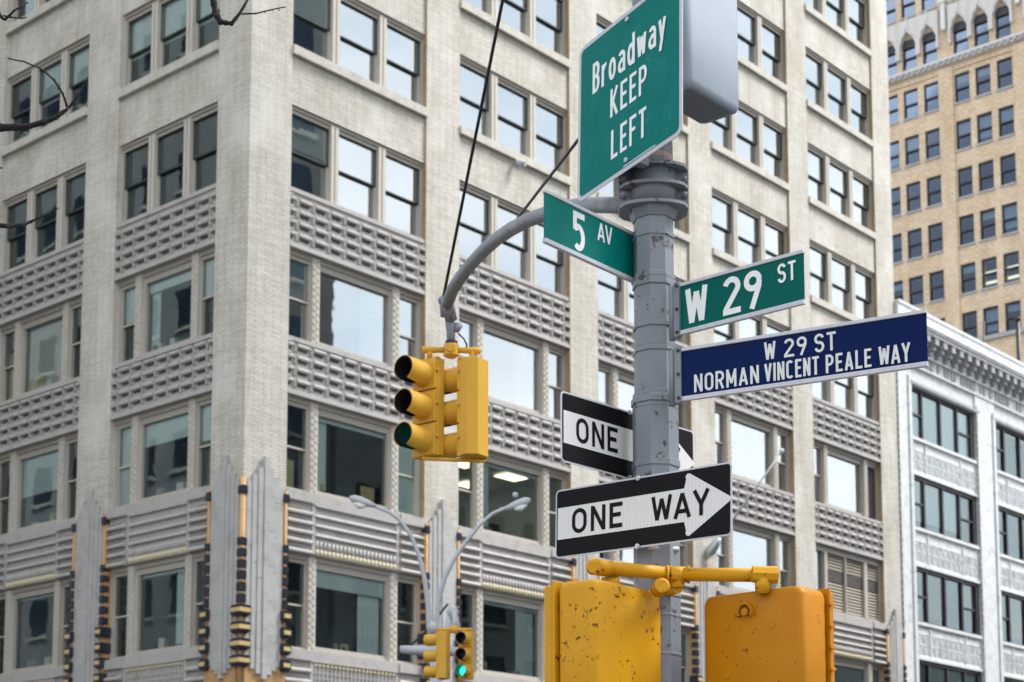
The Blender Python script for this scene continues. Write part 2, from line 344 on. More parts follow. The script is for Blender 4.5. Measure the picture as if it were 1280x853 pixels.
# ---- window units -------------------------------------------------
def pane(fac, parent, u0,u1,z0,z1,d, mat='glass'):
    m = MB().quad((u0,d,z0),(u1,d,z0),(u1,d,z1),(u0,d,z1)).mesh('pane', M[mat]); o = bpy.data.objects.new('pane', m); COL.objects.link(o); o.parent = parent; return o
_C = {}
def cached(key, fn):
    key = tuple(round(x,4) if isinstance(x,float) else x for x in key)
    if key not in _C: _C[key] = fn()
    return _C[key]
def sub(parent, mb, name, mat): return mb.build(name, M[mat] if isinstance(mat,str) else mat, parent)
def ragged(u0,u1,z0,h):    # clutter on a sill is left to the blinds
    return None
def triple(fac, bay, top, bot, blinds=(0,0,0), glassm='glass', sill=None, bl='blind', midf=.47):
    a, b = fac.rng(bay); w = b-a; fr = MB(); D0 = .14
    fr.box(a,b,D0,D0+.10,top-.10,top).box(a,b,D0+.05,D0+.24,top-.20,top-.10)
    fr.box(a,a+.08,D0+.02,D0+.24,bot,top-.2).box(b-.08,b,D0+.02,D0+.24,bot,top-.2).box(a,b,D0+.03,D0+.24,bot,bot+.06)
    root = put(fac, fr, 'window', M['frame'])
    mw = .28; ww = (w-2*mw)/3; mid = bot+(top-bot)*midf; H = top-bot; hm = mid-bot
    for k in (1,2):
        o = inst('mullion', cached(('ml',H), lambda: MB().box(0,.11,D0-.03,D0+.24,0,H-.1).box(.11,.16,D0+.02,D0+.24,0,H-.1).box(.16,.28,D0-.03,D0+.24,0,H-.1).mesh('mullion', M['mull'])), root, (a+k*ww+(k-1)*mw,0,bot))
    for k in range(3):
        x0 = a+k*(ww+mw)+(.08 if k==0 else 0); x1 = a+k*(ww+mw)+ww-(.08 if k==2 else 0); W_ = x1-x0
        inst('upper_sash', cached(('us',W_,H), lambda: MB().box(0,W_,D0+.09,D0+.22,hm-.025,hm+.015).box(0,W_,D0+.09,D0+.12,H-.225,H-.20).box(0,.016,D0+.09,D0+.12,hm+.015,H-.225).box(W_-.016,W_,D0+.09,D0+.12,hm+.015,H-.225).mesh('upper_sash', M['rail'])), root, (x0,0,bot))
        inst('lower_sash', cached(('ls',W_,H), lambda: MB().box(0,.035,D0+.13,D0+.22,.06,hm-.025).box(W_-.05,W_,D0+.13,D0+.22,.06,hm-.025).box(.035,W_-.05,D0+.13,D0+.22,.06,.10).mesh('lower_sash', M['frame'])), root, (x0,0,bot))
        inst('pane', cached(('pu',W_,H,glassm), lambda: MB().quad((.016,D0+.135,hm+.015),(W_-.016,D0+.135,hm+.015),(W_-.016,D0+.135,H-.225),(.016,D0+.135,H-.225)).mesh('pane', M[glassm])), root, (x0,0,bot))
        inst('pane', cached(('pl',W_,H,glassm), lambda: MB().quad((.035,D0+.19,.10),(W_-.05,D0+.19,.10),(W_-.05,D0+.19,hm-.02),(.035,D0+.19,hm-.02)).mesh('pane', M[glassm])), root, (x0,0,bot))
        if blinds[k]:
            zb = top-.2-(top-.2-bot-.06)*blinds[k]
            sub(root, MB().box(x0+.03,x1-.03,D0+.225,D0+.235,zb,top-.2), 'blind', bl)
    if sill:
        s0, s1 = sill; sub(root, MB().box(a+.003,b-.003,-.07,D0+.24,s0+.02,s1), 'sill', 'sillstone')
    return root
def picture(fac, bay, top, bot, blinds=(0,0,0), glassm='glass', bl='blind', glassc=None, louvre=()):
    a, b = fac.rng(bay); w = b-a; fr = MB(); D0 = .17; sw = .97 if w > 5 else .88; mw = .27
    fr.box(a,b,D0,D0+.10,top-.13,top).box(a,b,D0+.06,D0+.26,top-.24,top-.13)
    fr.box(a,a+.08,D0+.02,D0+.26,bot,top-.24).box(b-.08,b,D0+.02,D0+.26,bot,top-.24).box(a,b,D0+.03,D0+.26,bot,bot+.07)
    x0, x1 = a+sw+mw, b-sw-mw
    fr.box(x0,x0+.08,D0+.06,D0+.26,bot+.07,top-.24).box(x1-.08,x1,D0+.06,D0+.26,bot+.07,top-.24).box(x0+.08,x1-.08,D0+.06,D0+.26,bot+.07,bot+.15).box(x0+.08,x1-.08,D0+.06,D0+.26,top-.31,top-.24)
    root = put(fac, fr, 'window', M['frame'])
    for c0 in (a+sw, b-sw-mw):
        ml = MB(); ml.box(c0,c0+mw,D0-.05,D0+.26,bot,top-.02)
        z = bot+.06; j = 0
        while z < top-.14:
            ml.box(c0+(.04 if j%2 else .14),c0+(.12 if j%2 else .22),D0-.075,D0-.049,z,z+.07); z += .10; j += 1
        sub(root, ml, 'studded_mullion', 'mull')
    mid = bot+(top-bot)*.47
    for i,(s0,s1) in enumerate(((a+.08,a+sw),(b-sw,b-.08))):
        if ('L','R')[i] in louvre:
            lv = MB(); z = bot+.1
            while z < top-.3: lv.box(s0,s1,D0+.10,D0+.20,z,z+.035); z += .09
            sub(root, lv, 'louvre_slats', 'greydark'); sub(root, MB().box(s0,s1,D0+.21,D0+.23,bot+.07,top-.24), 'vent_back', 'dark'); continue
        sub(root, MB().box(s0+.04,s1-.05,D0+.10,D0+.24,mid-.03,mid+.02), 'meeting_rail', 'mull')
        sub(root, MB().box(s0,s0+.04,D0+.08,D0+.24,bot+.07,top-.24), 'stile', 'frame'); sub(root, MB().box(s1-.05,s1,D0+.08,D0+.24,bot+.07,top-.24), 'stile', 'frame')
        pane(fac, root, s0+.04,s1-.05,mid+.02,top-.24,D0+.13,glassm); pane(fac, root, s0+.04,s1-.05,bot+.07,mid-.03,D0+.19,glassm)
        bb = blinds[0 if i==0 else 2]
        if bb: sub(root, MB().box(s0+.03,s1-.03,D0+.21,D0+.22,top-.24-(top-bot-.3)*bb,top-.24), 'blind', bl)
    pane(fac, root, x0+.08,x1-.08,bot+.15,top-.31,D0+.16,glassc or glassm)
    rng_ = random.Random(int(bay*31+top*7+(3 if fac is FL else 0)))
    for _i in range(rng_.choice((3,4,5))):
        iw = rng_.uniform(.12,.42); iu = rng_.uniform(x0+.1, x1-.15-iw); ih = rng_.uniform(.08,.34)
        sub(root, MB().box(iu,iu+iw,D0+.26,D0+.40,bot+.16,bot+.16+ih), 'shelf_item', rng_.choice(('board','card','galv','white','interior','frame','darkframe')))
    if rng_.random() < .55 or (bay == 0 and fac is FR and top < 12):
        cu0, cu1 = (x0+(x1-x0)*.66, x1-.12) if rng_.random() < .5 or top < 12 else (x0+.1, x0+(x1-x0)*.22)
        cm = MB(); kk = int((cu1-cu0)/.06); 
        cm.loft([[(cu0+(cu1-cu0)*j/kk, D0+.30+.02*math.sin(j*1.9), z_) for j in range(kk+1)] for z_ in (bot+.16, top-.32)], False, True, False)
        sub(root, cm, 'curtain', bl)
    if blinds[1]: sub(root, MB().box(x0+.09,x1-.09,D0+.20,D0+.21,top-.3-(top-bot-.45)*blinds[1],top-.3), 'blind', bl)
    return root

# ---- relief spandrels ---------------------------------------------
def relief_mesh(half=0, fin=True):
    m = MB(); w = .225
    a0, a1 = (-w, w) if half == 0 else ((0.0, w) if half < 0 else (-w, 0.0))
    pr = [(0,.155),(-.045,.145),(-.095,.09),(-.085,.04),(-.04,.035),(0,.035)]
    t0 = .0 if half < 0 else .035; t1 = .0 if half > 0 else .035
    rings = []
    for u, t in ((a0,t0),(a1,t1)):
        sg = 1 if u > (a0+a1)/2 else -1
        rings.append([(u - sg*t*(1 if z < 0 else .2), d, z) for d, z in pr])
    m.loft(rings, True, False)
    if fin and half <= 0: m.hexa([(.262,-.045,-.09),(.335,-.045,-.09),(.335,0,-.09),(.262,0,-.09),(.258,-.075,.075),(.331,-.075,.075),(.331,0,.075),(.258,0,.075)])
    return m
RELMESH = {}
def relief(fac, bay, z0, z1, individual, rest):
    a, b = fac.rng(bay); base = MB()
    n = 9 if fac is FR else 8; p = (b-a)/n; rows = [z0+.32+.335*k for k in range(4)]
    base.box(a,b,.20,.45,z0,z1); zc = z0
    for zi in rows:
        base.box(a,b,.08,.20,zc,zi-.06); zc = zi+.04
        for k in range(n): base.box(a+k*p+.165,a+(k+1)*p-.165,.08,.20,zi-.06,zi+.04)
    base.box(a,b,.08,.20,zc,z1).box(a,b,.02,.08,z0,z0+.14).box(a,b,.03,.08,z1-.12,z1)
    base.box(a,b,-.02,.02,z0+.0,z0+.06)
    root = put(fac, base, 'relief_spandrel', M['terra'])
    n = 9 if fac is FR else 8; p = (b-a)/n; rows = [z0+.32+.335*k for k in range(4)]
    for zi in rows:
        for k in range(n+1):
            half = -1 if k == 0 else (1 if k == n else 0)
            if half not in RELMESH: RELMESH[half] = relief_mesh(half).mesh('relief_block', M['terra'])
            u = a+k*p
            if individual: o = inst('relief_block', RELMESH[half], root, (u,.08,zi))
            else:
                q = relief_mesh(half); base_i = len(rest.v)
                rest.v += [tuple(fac.world(x+u, y+.08, z+zi)) for x,y,z in q.v]; rest.f += [tuple(i+base_i for i in f) for f in q.f]; rest.sm += q.sm
    k = MB()
    for zi in rows:
        for u in (a+.07, b-.07): k.ball((u,.04,zi+.17), .055, 8, 5)
    sub(root, k, 'end_knob', 'terra')['kind'] = 'stuff'
    return root
rest = MB()
NB = {FR: 5, FL: 4}
for fac in (FR, FL):
    for bay in range(NB[fac]):
        indiv = (fac is FR and bay == 0) or (fac is FL and bay < 2)
        relief(fac, bay, 19.05, 20.78, indiv or (fac is FR and bay == 1), rest)
        relief(fac, bay, 14.89, 16.53, indiv, rest)
o = rest.build('relief_block', M['terra'], B1); o['kind'] = 'stuff'

# ---- brick spandrels and upper windows ----------------------------
UR = {}
for fac in (FR, FL):
    for bay in range(NB[fac]):
        a, b = fac.rng(bay)
        tops = SILLB+[TOP]; bots = [23.20]+HEADS
        for z0, z1 in zip(bots, tops):
            put(fac, MB().box(a,b,.07,.45,z0,z1), 'brick_spandrel', M['brick'])
            put(fac, MB().box(a,b,.065,.30,z0-.012,z0), 'lintel_edge', M['frame'])
for bay in range(5):
    a, b = FR.rng(bay)
    MB().box(b-.012,b-.001,.004,.19,12.3,TOP-.1).build('stained_return', M['brown_brick'], B1)
RBL = {  # blinds of the right face: (row, bay) -> fractions
 (0,0):(.52,0,0), (0,4):(0,0,0), 'B0':(.42,0,0), 'B4':(.95,.62,.5), 'B3':(1,.9,.9)}
for bay in range(5):
    for r in range(5):
        blv = RBL.get((r,bay), (0,0,0))
        triple(FR, bay, HEADS[r], SILLB[r]+.28, blv, 'glass_dim' if False else 'glass', sill=(SILLB[r], SILLB[r]+.28))
    triple(FR, bay, 23.20, 20.78, RBL.get('B%d'%bay, (0,0,0)), 'glass')
LBL = {(0,0):(.55,.55,.55), (0,1):(0,.55,.5), (1,1):(0,0,0), (1,0):(.3,.6,.4), (0,2):(.3,.6,.2)}
for bay in range(4):
    for r in range(5):
        bl_ = LBL.get((r,bay), (0,.5,.3)); bl_ = tuple(bl_)
        triple(FL, bay, HEADS[r], SILLB[r]+.28, bl_[::1], 'glass_dim', sill=(SILLB[r], SILLB[r]+.28))
    triple(FL, bay, 23.20, 20.78, (0,0,0), 'glass_dim')
# row C, D, E (picture windows)
CD = {('R',0):((.5,.0,.55),(.0,0.06,1),(.0,.22,0)), ('R',1):((1,0,0),(0,.05,.0),(0,.05,0)), ('R',2):((.6,.5,0),(0,0,0),(1,.3,.5)),
      ('R',3):((.6,.35,.4),(.5,.3,.5),(.0,.9,.3)), ('R',4):((.9,.95,0),(.9,0,0),(0,.95,.9))}
for bay in range(5):
    c_, d_, e_ = CD[('R',bay)]
    picture(FR, bay, 19.05, 16.53, c_, 'glass', louvre=('R',) if bay==4 else ())
    if bay != 4: picture(FR, bay, 14.89, 12.27, d_, 'glass_dim' if bay < 2 else 'glass')
    picture(FR, bay, 10.53, 7.90, e_, 'glass_dim')
LD = {0:((.45,.14,.5),(1,.3,.42),(0,.04,0)), 1:((0,0,0),(0,.55,0),(0,.03,0)), 2:((.5,.4,.3),(.5,.2,.3),(0,0,0)), 3:((.5,.4,.3),(.5,.2,.3),(0,0,0))}
for bay in range(4):
    for (t_, b_), bl_ in zip(((19.05,16.53),(14.89,12.27),(10.53,7.90)), LD[bay]):
        w_ = picture(FL, bay, t_, b_, bl_, 'glass_dim')
        if bay == 1 and t_ > 19:   # boarded window with a yellow panel
            a, b = FL.rng(1)
            sub(w_, MB().box(a+1.25,b-1.25,.44,.46,16.72,18.7), 'blind', 'board')
            sub(w_, MB().box(a+1.3,a+2.2,.42,.44,16.74,17.15), 'panel', 'card')
            sub(w_, MB().box(a+.15,a+.82,.44,.46,16.7,18.2), 'panel', 'card')
# boards leaning inside two windows of the right face
a, b = FR.rng(0)
for u0,u1,z1 in ((4.75,5.3,12.95),(1.66,2.2,13.2),(2.84,3.0,13.1)):
    MB().box(u0,u1,.50,.52,12.4,z1).build('leaning_board', M['card'], B1)
# louvred opening of the last bay
a, b = FR.rng(4)
fr = MB(); fr.box(a,b,.17,.3,14.65,14.89).box(a,a+.1,.17,.4,12.27,14.65).box(b-.1,b,.17,.4,12.27,14.65).box(a,b,.17,.4,12.27,12.35)
fr.box(a+.9,a+1.1,.15,.4,12.35,14.65).box(a+2.5,a+2.56,.15,.4,12.35,14.65).box(a+4.0,a+4.25,.15,.4,12.35,14.65)
lw = put(FR, fr, 'window', M['frame'])
pane(FR, lw, a+.1,a+.9,12.35,14.65,.32)
sub(lw, MB().box(a+1.1,b-.1,.38,.40,12.35,14.65), 'vent_back', 'dark')
for s0,s1 in ((a+1.1,a+2.5),(a+2.56,a+4.0),(a+4.25,b-.1)):
    ms = MB().box(s0,s1,-.05,.05,-.03,.03).mesh('louvre_slat', M['louvre']); md = MB().box(s0,s1,-.05,.05,-.02,.02).mesh('louvre_slat', M['greydark'])
    z = 12.42; i = 0
    while z < 14.6:
        dark = 13.45 < z < 14.05
        o = inst('louvre_slat', md if dark else ms, lw, (0,.29,z)); o.rotation_euler = (R(-30),0,0); z += .085 if dark else .125
# ceiling light panels seen through two bays
for (x0,y0,x1,y1,z) in ((9.9,1.6,11.0,2.2,14.9),(9.9,3.4,11.0,4.0,14.9),(12.4,1.6,13.4,2.2,14.9),(12.4,3.4,13.4,4.0,14.9)):
    MB().box(x0,x1,y0,y1,z-.03,z-.005).build('ceiling_light', M['ceil'], B1)

# ---- striped spandrels --------------------------------------------
def striped_spandrel(fac, bay, z0=10.53, dots=False):
    a, b = fac.rng(bay); sw = 1.05 if fac is FR else .95; x0, x1 = a+sw, b-sw
    base = MB(); base.box(a,b,.08,.45,z0,z0+1.74).box(a,b,.0,.08,z0+1.42,z0+1.72).box(a,x0-.06,-.04,.0,z0+1.44,z0+1.70).box(x1+.06,b,-.04,.0,z0+1.44,z0+1.70)
    base.box(x0-.06,x0+.06,.03,.08,z0+.05,z0+1.42).box(x1-.06,x1+.06,.03,.08,z0+.05,z0+1.42)
    root = put(fac, base, 'striped_spandrel', M['terra'])
    def ridge(u0,u1,zc,h,pr):
        m = MB(); pts = [(.08,h*.9),(.08-pr*.55,h*.7),(.08-pr,h*.15),(.08-pr,-h*.25),(.08-pr*.8,-h*.5),(.08,-h*.5)]
        m.loft([[(u0,d,z) for d,z in pts],[(u1,d,z) for d,z in pts]], True, False)
        inst('ridge', m.mesh('ridge', M['terra']), root, (0,0,zc))
    if not dots:
        for z in (1.11,.84,.57): ridge(x0+.06,x1-.06,z0+z,.075,.085)
        ridge(x0+.06,x1-.06,z0+1.40,.075,.085)
    for z in ((1.12,.85,.59,.33,.05) if not dots else (1.15,.85,.55)):
        ridge(a+.04,x0-.08,z0+z,.10,.14); ridge(x1+.08,b-.04,z0+z,.10,.14)
    th = MB()
    for z in (1.27,1.0,.73,.47,.20): th.box(a+.06,a+sw*.62,.045,.08,z0+z-.012,z0+z+.02).box(b-sw*.62,b-.06,.045,.08,z0+z-.012,z0+z+.02)
    o = sub(root, th, 'thin_ridge', 'terra'); o['kind'] = 'stuff'
    n = 21 if fac is FR else 19; p = (x1-x0-.12)/n; fl = MB(); tp = MB()
    if not dots:
        for k in range(n):
            u = x0+.06+p*(k+.5)
            fl.tube([(u,.05,z0+.18),(u,.05,z0+.42)], [p*.34,p*.34], 8); tp.tube([(u,.04,z0+.01),(u,.04,z0+.18)], p*.34, 8)
        base2 = MB().box(x0+.06,x1-.06,.04,.08,z0,z0+.2); sub(root, base2, 'flute_backing', 'terra')
        o = sub(root, fl, 'fluted_band', 'terra'); o['kind'] = 'stuff'; o = sub(root, tp, 'fluted_tip', 'yellow_tip'); o['kind'] = 'stuff'
    else:
        for k in range(n):
            u = x0+.06+p*(k+.5); tp.box(u-p*.3,u+p*.3,.02,.08,z0+1.32,z0+1.40); fl.box(u-p*.12,u+p*.12,.035,.08,z0+.0,z0+1.28)
            for j in range(8): tp2 = fl.box(u-p*.5,u+p*.5,.045,.08,z0+.04+j*.155,z0+.075+j*.155)
        o = sub(root, fl, 'grid_relief', 'terra'); o['kind'] = 'stuff'; o = sub(root, tp, 'bead_row', 'yellow_tip'); o['kind'] = 'stuff'
for fac in (FR, FL):
    for bay in range(NB[fac]):
        striped_spandrel(fac, bay); striped_spandrel(fac, bay, 6.16, True)
        a, b = fac.rng(bay)
        put(fac, MB().box(a,b,.05,.45,4.9,6.16), 'shop_fascia', M['stone'])
        put(fac, MB().box(a,b,.05,.45,0,.6), 'stall_riser', M['stone'])
        sw_ = put(fac, MB().box(a,a+.1,.2,.35,.6,4.9).box(b-.1,b,.2,.35,.6,4.9).box((a+b)/2-.05,(a+b)/2+.05,.2,.35,.6,4.9), 'window', M['frame'])
        pane(fac, sw_, a+.1,b-.1,.6,4.9,.3)

# ---- tiled ornament on the piers ----------------------------------
SM = [(11.80,12.04),(10.43,10.64),(10.12,10.35),(9.82,10.05),(9.52,9.76),(9.20,9.45),(8.89,9.14)]
LG = [(8.53,8.84),(8.08,8.39),(7.64,7.95),(7.20,7.51)]
def flutes(fac, u0, u1):
    n = 7; w = (u1-u0)/n
    tops = [12.22,12.40,12.62,12.94,12.66,12.44,12.24]; bots = [7.30,7.18,7.06,6.93,7.06,7.18,7.30]
    root = put(fac, MB().box(u0,u1,-.03,0,7.3,12.2), 'pilaster', M['stone'])
    for k in range(n):
        a_, b_ = u0+k*w+.006, u0+(k+1)*w-.006; pr = (.06,.085,.11,.14,.11,.085,.06)[k]
        m = MB(); z = bots[k]; i = 0; zt = tops[k]
        j0 = bots[k]+.3+((k*37)%10)*.09
        cuts = [bots[k]]+[j for j in [j0+.95*q for q in range(7)] if j < tops[k]-.25]+[tops[k]]
        for z0_, z1_ in zip(cuts[:-1], cuts[1:]):
            e = .0+random.uniform(0,.006); m.box(a_,b_,-pr-e,-.03,z0_+.004,z1_-.004)
        inst('flute', m.mesh('flute', M['stone']), root)
    return root
def block(fac, root, u0,u1,d0,d1,z0,z1, plate=0):
    m = MB()
    if plate:
        m.box(u0,u1,d0,d1,z0+.05,z1-.03).box(u0+.04,u1-.04,d0+.035,d1,z0,z0+.05).box(u0+.03,u1-.03,d0+.03,d1,z1-.03,z1)
    else: m.box(u0,u1,d0,d1,z0+.02,z1-.02).box(u0+.015,u1-.015,d0+.015,d1,z0,z1)
    o = inst('glazed_block', m.mesh('glazed_block', M['black_glaze']), root)
    if plate: o2 = inst('gold_plate', MB().box(u0-.008+.04,u1+.008-.04 if plate==1 else u1+.008,d0-.012,d1-.01,z0+.11,z1-.09).mesh('gold_plate', M['gold_glaze']), root)
    return o
def edge_column(fac, e, side):
    """ochre strip on a pier edge; side=+1 pier lies to +u, -1 to -u"""
    lo, hi = (e-.02, e+.12) if side > 0 else (e-.12, e+.02)
    root = put(fac, MB().box(lo,hi,-.05,.26,6.4,12.1), 'ochre_column', M['orange'])
    tb = MB().tube([((lo+hi)/2+.0,-.05,7.2),((lo+hi)/2,-.05,12.12)], .045, 8); sub(root, tb, 'ochre_bead', 'orange')
    for z0,z1 in SM: block(fac, root, lo-.012,hi+.012,-.12,.10,z0,z1)
    for z0,z1 in LG: block(fac, root, lo-.08,hi+.08,-.20,.16,z0,z1,1)
for fac in (FR, FL):
    bays = fac.bays
    piers = [(0, bays[0][0])]+[(bays[i][1], bays[i+1][0] if i+1 < len(bays) else (35.70 if fac is FR else bays[i][1]+1.6)) for i in range(len(bays))]
    for i,(p0,p1) in enumerate(piers):
        a, b = (p0,p1) if fac.sgn > 0 else (-p1,-p0)
        in0 = .13
        f0, f1 = a+(.09 if (i==0 and fac is FR) else .14), b-(.09 if (i==0 and fac is FL) else .14)
        flutes(fac, f0, f1)
        corner_lo = (i == 0 and fac is FR); corner_hi = (i == 0 and fac is FL)
        if not corner_lo: edge_column(fac, a, +1)
        if not corner_hi: edge_column(fac, b, -1)
        put(fac, MB().box(a+.12,b-.12,-.045,0,5.2,7.32), 'ochre_panel', M['orange'])
# corner column
cc = MB().tube([(.01,.01,6.4),(.01,.01,12.28)], .085, 14).build('ochre_column', M['orange'], B1)
for z0,z1 in SM:
    MB().box(-.10,.09,-.10,.09,z0+.02,z1-.02).box(-.085,.075,-.085,.075,z0,z1).build('glazed_block', M['black_glaze'], cc)
for z0,z1 in LG:
    MB().box(-.20,.19,-.20,.19,z0+.05,z1-.03).box(-.15,.14,-.15,.14,z0,z0+.05).box(-.17,.16,-.17,.16,z1-.03,z1).build('glazed_block', M['black_glaze'], cc)
    MB().box(-.212,.16,-.212,.16,z0+.11,z1-.09).build('gold_plate', M['gold_glaze'], cc)

# flagpole and wall camera
fp = MB(); A_ = Vector((20.9,-.05,12.6)); 
A_ = Vector((21.35,-.1,11.55)); 
def rfac(px, py, y0):
    d = at(px, py, 1)-CAM; t = (y0-CAM.y)/d.y; return CAM+d*t
A_ = rfac(886, 692, -.08); B_ = rfac(977, 565, -2.4)
flag = fp.tube([A_, B_], [.05,.03], 8).build('flagpole', M['galv'], B1)
MB().ball(B_+Vector((.0,0,.03)), .10, 10, 6).build('finial', M['white'], flag)
v = (B_-A_).normalized()
MB().tube([A_-v*.25, A_+v*.1, A_+v*.45, A_+v*.7], [.07,.20,.16,.06], 10).build('socket', M['galv'], flag)
cp_ = rfac(647, 204, -.12)
MB().tube([cp_+Vector((0,.12,0)), cp_, cp_+Vector((.1,-.25,-.06))], [.06,.10,.10], 10).build('wall_lamp', M['lampgrey'], B1)

# ================================================================== WHITE BUILDING
B2 = empty('loft_building', (35.72,0,0), 'white glazed stone building with bracketed cornice and dark steel windows right of the cream tower', 'building')
def p2(mb, name, mat, parent=B2, **k): 
    for i,vv in enumerate(mb.v): mb.v[i] = (vv[0]-35.72, vv[1], vv[2])
    return mb.build(name, M[mat], parent, **k)
WX = [(36.97+8.1*k, 43.10+8.1*k) for k in range(3)]
XE = 60.6
wh = [23.05,19.10,15.08,11.05,7.0]; wbot = [20.78,16.80,12.68,8.62,4.6]
prs = [(35.72,36.97)]+[(WX[i][1], WX[i+1][0] if i < 2 else XE) for i in range(3)]
for a,b in prs:
    p2(MB().box(a,b,0,.6,0,23.9), 'pier', 'white_stone')
    m = MB()
    if a > 35.8: m.box(a+.05,a+.28,-.07,0,0,23.4)
    else: m.box(a+.02,a+.22,-.07,0,0,23.4)
    m.box(b-.28,b-.05,-.07,0,0,23.4)
    p2(m, 'pilaster_strip', 'white_stone')
    z = .3; m = MB()
    while z < 23.2: m.box(a+.0,a+.05,-.05,0,z,z+.18).box(b-.05,b,-.05,0,z,z+.18); z += .3
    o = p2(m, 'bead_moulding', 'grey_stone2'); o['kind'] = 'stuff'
p2(MB().box(35.72,XE,18,18.3,0,25).box(XE-.4,XE,.6,18,0,25).box(35.72,XE,.6,18,24.8,25.0), 'wall', 'white_stone')
p2(MB().box(37.5,XE-.5,4.0,4.2,0,24.7), 'interior_wall', 'interior')
for k,(a,b) in enumerate(WX):
    for r in range(5):
        h, bo = wh[r], wbot[r]; nx = 23.9 if r == 0 else wbot[r-1]
        # head moulding and spandrel above window
        p2(MB().box(a,b,.08,.5,h,nx), 'spandrel', 'white_stone')
        if r == 0: p2(MB().box(a-.15,b+.3,-.08,.08,h+.02,h+.16).box(a,b,-.03,.1,h-.05,h+.02), 'window_hood', 'grey_stone2')
        if r:
            m = MB(); n = 12; pw = (b-a)/n
            for i in range(n):
                for j in range(2):
                    u = a+i*pw; z = h+.32+j*.46
                    m.box(u+.06,u+pw-.06,.05,.08,z,z+.03).box(u+.06,u+pw-.06,.05,.08,z+.33,z+.36).box(u+.06,u+.09,.05,.08,z+.03,z+.33).box(u+pw-.09,u+pw-.06,.05,.08,z+.03,z+.33)
                    m.box(u+.17,u+pw-.17,.04,.08,z+.09,z+.14).box(u+.2,u+pw-.2,.035,.08,z+.14,z+.26)
            o = p2(m, 'panel_relief', 'white_stone'); o['kind'] = 'stuff'
            p2(MB().box(a,b,-.02,.12,nx-.14,nx).box(a,b,0,.1,h,h+.1).box(a+1.25,a+1.33,.03,.08,h+.25,nx-.2).box(a+4.55,a+4.63,.03,.08,h+.25,nx-.2), 'ledge', 'white_stone')
        fr = MB(); fr.box(a,b,.12,.3,h-.14,h).box(a,b,.12,.3,bo,bo+.08).box(a,a+.08,.12,.3,bo,h).box(b-.3,b,.10,.3,bo,h-.14)
        cols = [a+.08, a+1.23, a+2.93, a+4.55, b-.3]
        for u in cols[1:4]: fr.box(u-.06,u+.06,.12,.3,bo+.08,h-.14)
        mid = bo+(h-bo)*.48
        fr.box(cols[0],cols[1]-.06,.14,.28,mid-.04,mid+.04).box(cols[3]+.06,cols[4],.14,.28,mid-.04,mid+.04)
        wn = p2(fr, 'window', 'darkframe')
        spec = {(0,0):'bbbb',(1,0):'bbb.',(2,0):'tt.t',(3,0):'.bbb',(0,1):'....',(1,1):'....',(2,1):'tt..'}.get((r,k), 'b..b')
        for i in range(4):
            u0 = cols[i]+(.06 if i else 0); u1 = cols[i+1]-(.06 if i < 3 else 0)
            m = MB().quad((u0,.22,bo+.08),(u1,.22,bo+.08),(u1,.22,h-.14),(u0,.22,h-.14)); p2_ = [(x-35.72,y,z) for x,y,z in m.v]; m.v = p2_
            m.build('pane', M['glass_dim'], wn)
            if spec[i] != '.':
                fz = {0:.0,1:.12,2:.45 if i in (0,3) else .1,3:.0}.get(r, .3)
                m = MB().box(u0-35.72,u1-35.72,.25,.26,bo+.1+(h-bo)*fz,h-.16); m.build('blind', M['blind' if spec[i]=='b' else 'curtain'], wn)
            if r == 2 and k == 0 and i == 0: MB().box(u0-35.65,u1-35.85,.34,.35,bo+.15,bo+.9).build('poster', M['board'], wn)
        if (r,k) == (0,1):
            for u,z in ((46.0,21.2),(47.6,21.0)): m = MB().ball((u-35.72,.6,z),.09); m.build('lamp', M['warm'], wn)
        if r == 0:
            p2(MB().box(a+.1,b-.3,.30,.34,h-.26,h-.14), 'window_light_strip', 'card', wn)
            for ch in wn.children:
                pass
# entablature
p2(MB().box(35.72,XE,-.05,.5,23.9,24.0).box(35.72,XE,.02,.5,24.0,24.5).box(35.72,XE,-.10,.5,24.5,24.56).box(35.72,XE,-.08,.5,24.56,25.36).box(35.76,XE,-.56,.5,25.36,25.44).box(35.74,XE,-.62,.5,25.52,25.60), 'cornice', 'white_stone')
p2(MB().box(35.73,XE,-.66,.5,25.60,25.68).box(35.74,XE,-.16,.4,25.68,26.38).box(35.72,XE,-.22,.45,26.38,26.5), 'parapet', 'white_stone')
m = MB(); u = 35.8
while u < XE: m.box(u,u+.12,-.60,-.1,25.44,25.52); u += .2
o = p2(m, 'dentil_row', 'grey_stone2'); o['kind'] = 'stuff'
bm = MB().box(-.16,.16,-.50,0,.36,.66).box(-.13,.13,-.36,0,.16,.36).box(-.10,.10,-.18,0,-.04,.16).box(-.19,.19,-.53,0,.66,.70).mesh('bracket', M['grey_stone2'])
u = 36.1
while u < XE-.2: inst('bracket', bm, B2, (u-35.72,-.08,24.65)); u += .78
m = MB(); u = 36.3; random.seed(3)
while u < XE-.3:
    if random.random() < .82:
        z = 24.08; w = random.choice((.10,.16,.24))
        m.box(u,u+w,-.03,.02,z,z+.36); m.box(u-.04,u+w+.04,-.02,.02,z+.12,z+.2)
    u += .32
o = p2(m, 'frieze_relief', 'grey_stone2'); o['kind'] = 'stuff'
vp = rfac(1229.5, 446, 2.0); vq = rfac(1229.5, 402, 2.0)
tag(MB().tube([Vector((vp.x,2,24.9)), vq], .05, 8).build('vent_pipe', M['cable']), 'thin black vent pipe on the roof of the white building', 'pipe')
vq = rfac(1272, 401, 5.0)
tag(MB().tube([Vector((vq.x,5,24.9)), vq], .13, 8).tube([vq, vq+Vector((0,0,.15))], .18, 8).build('vent_pipe', M['cable']), 'thick black vent pipe at the right end of the white roof', 'pipe')

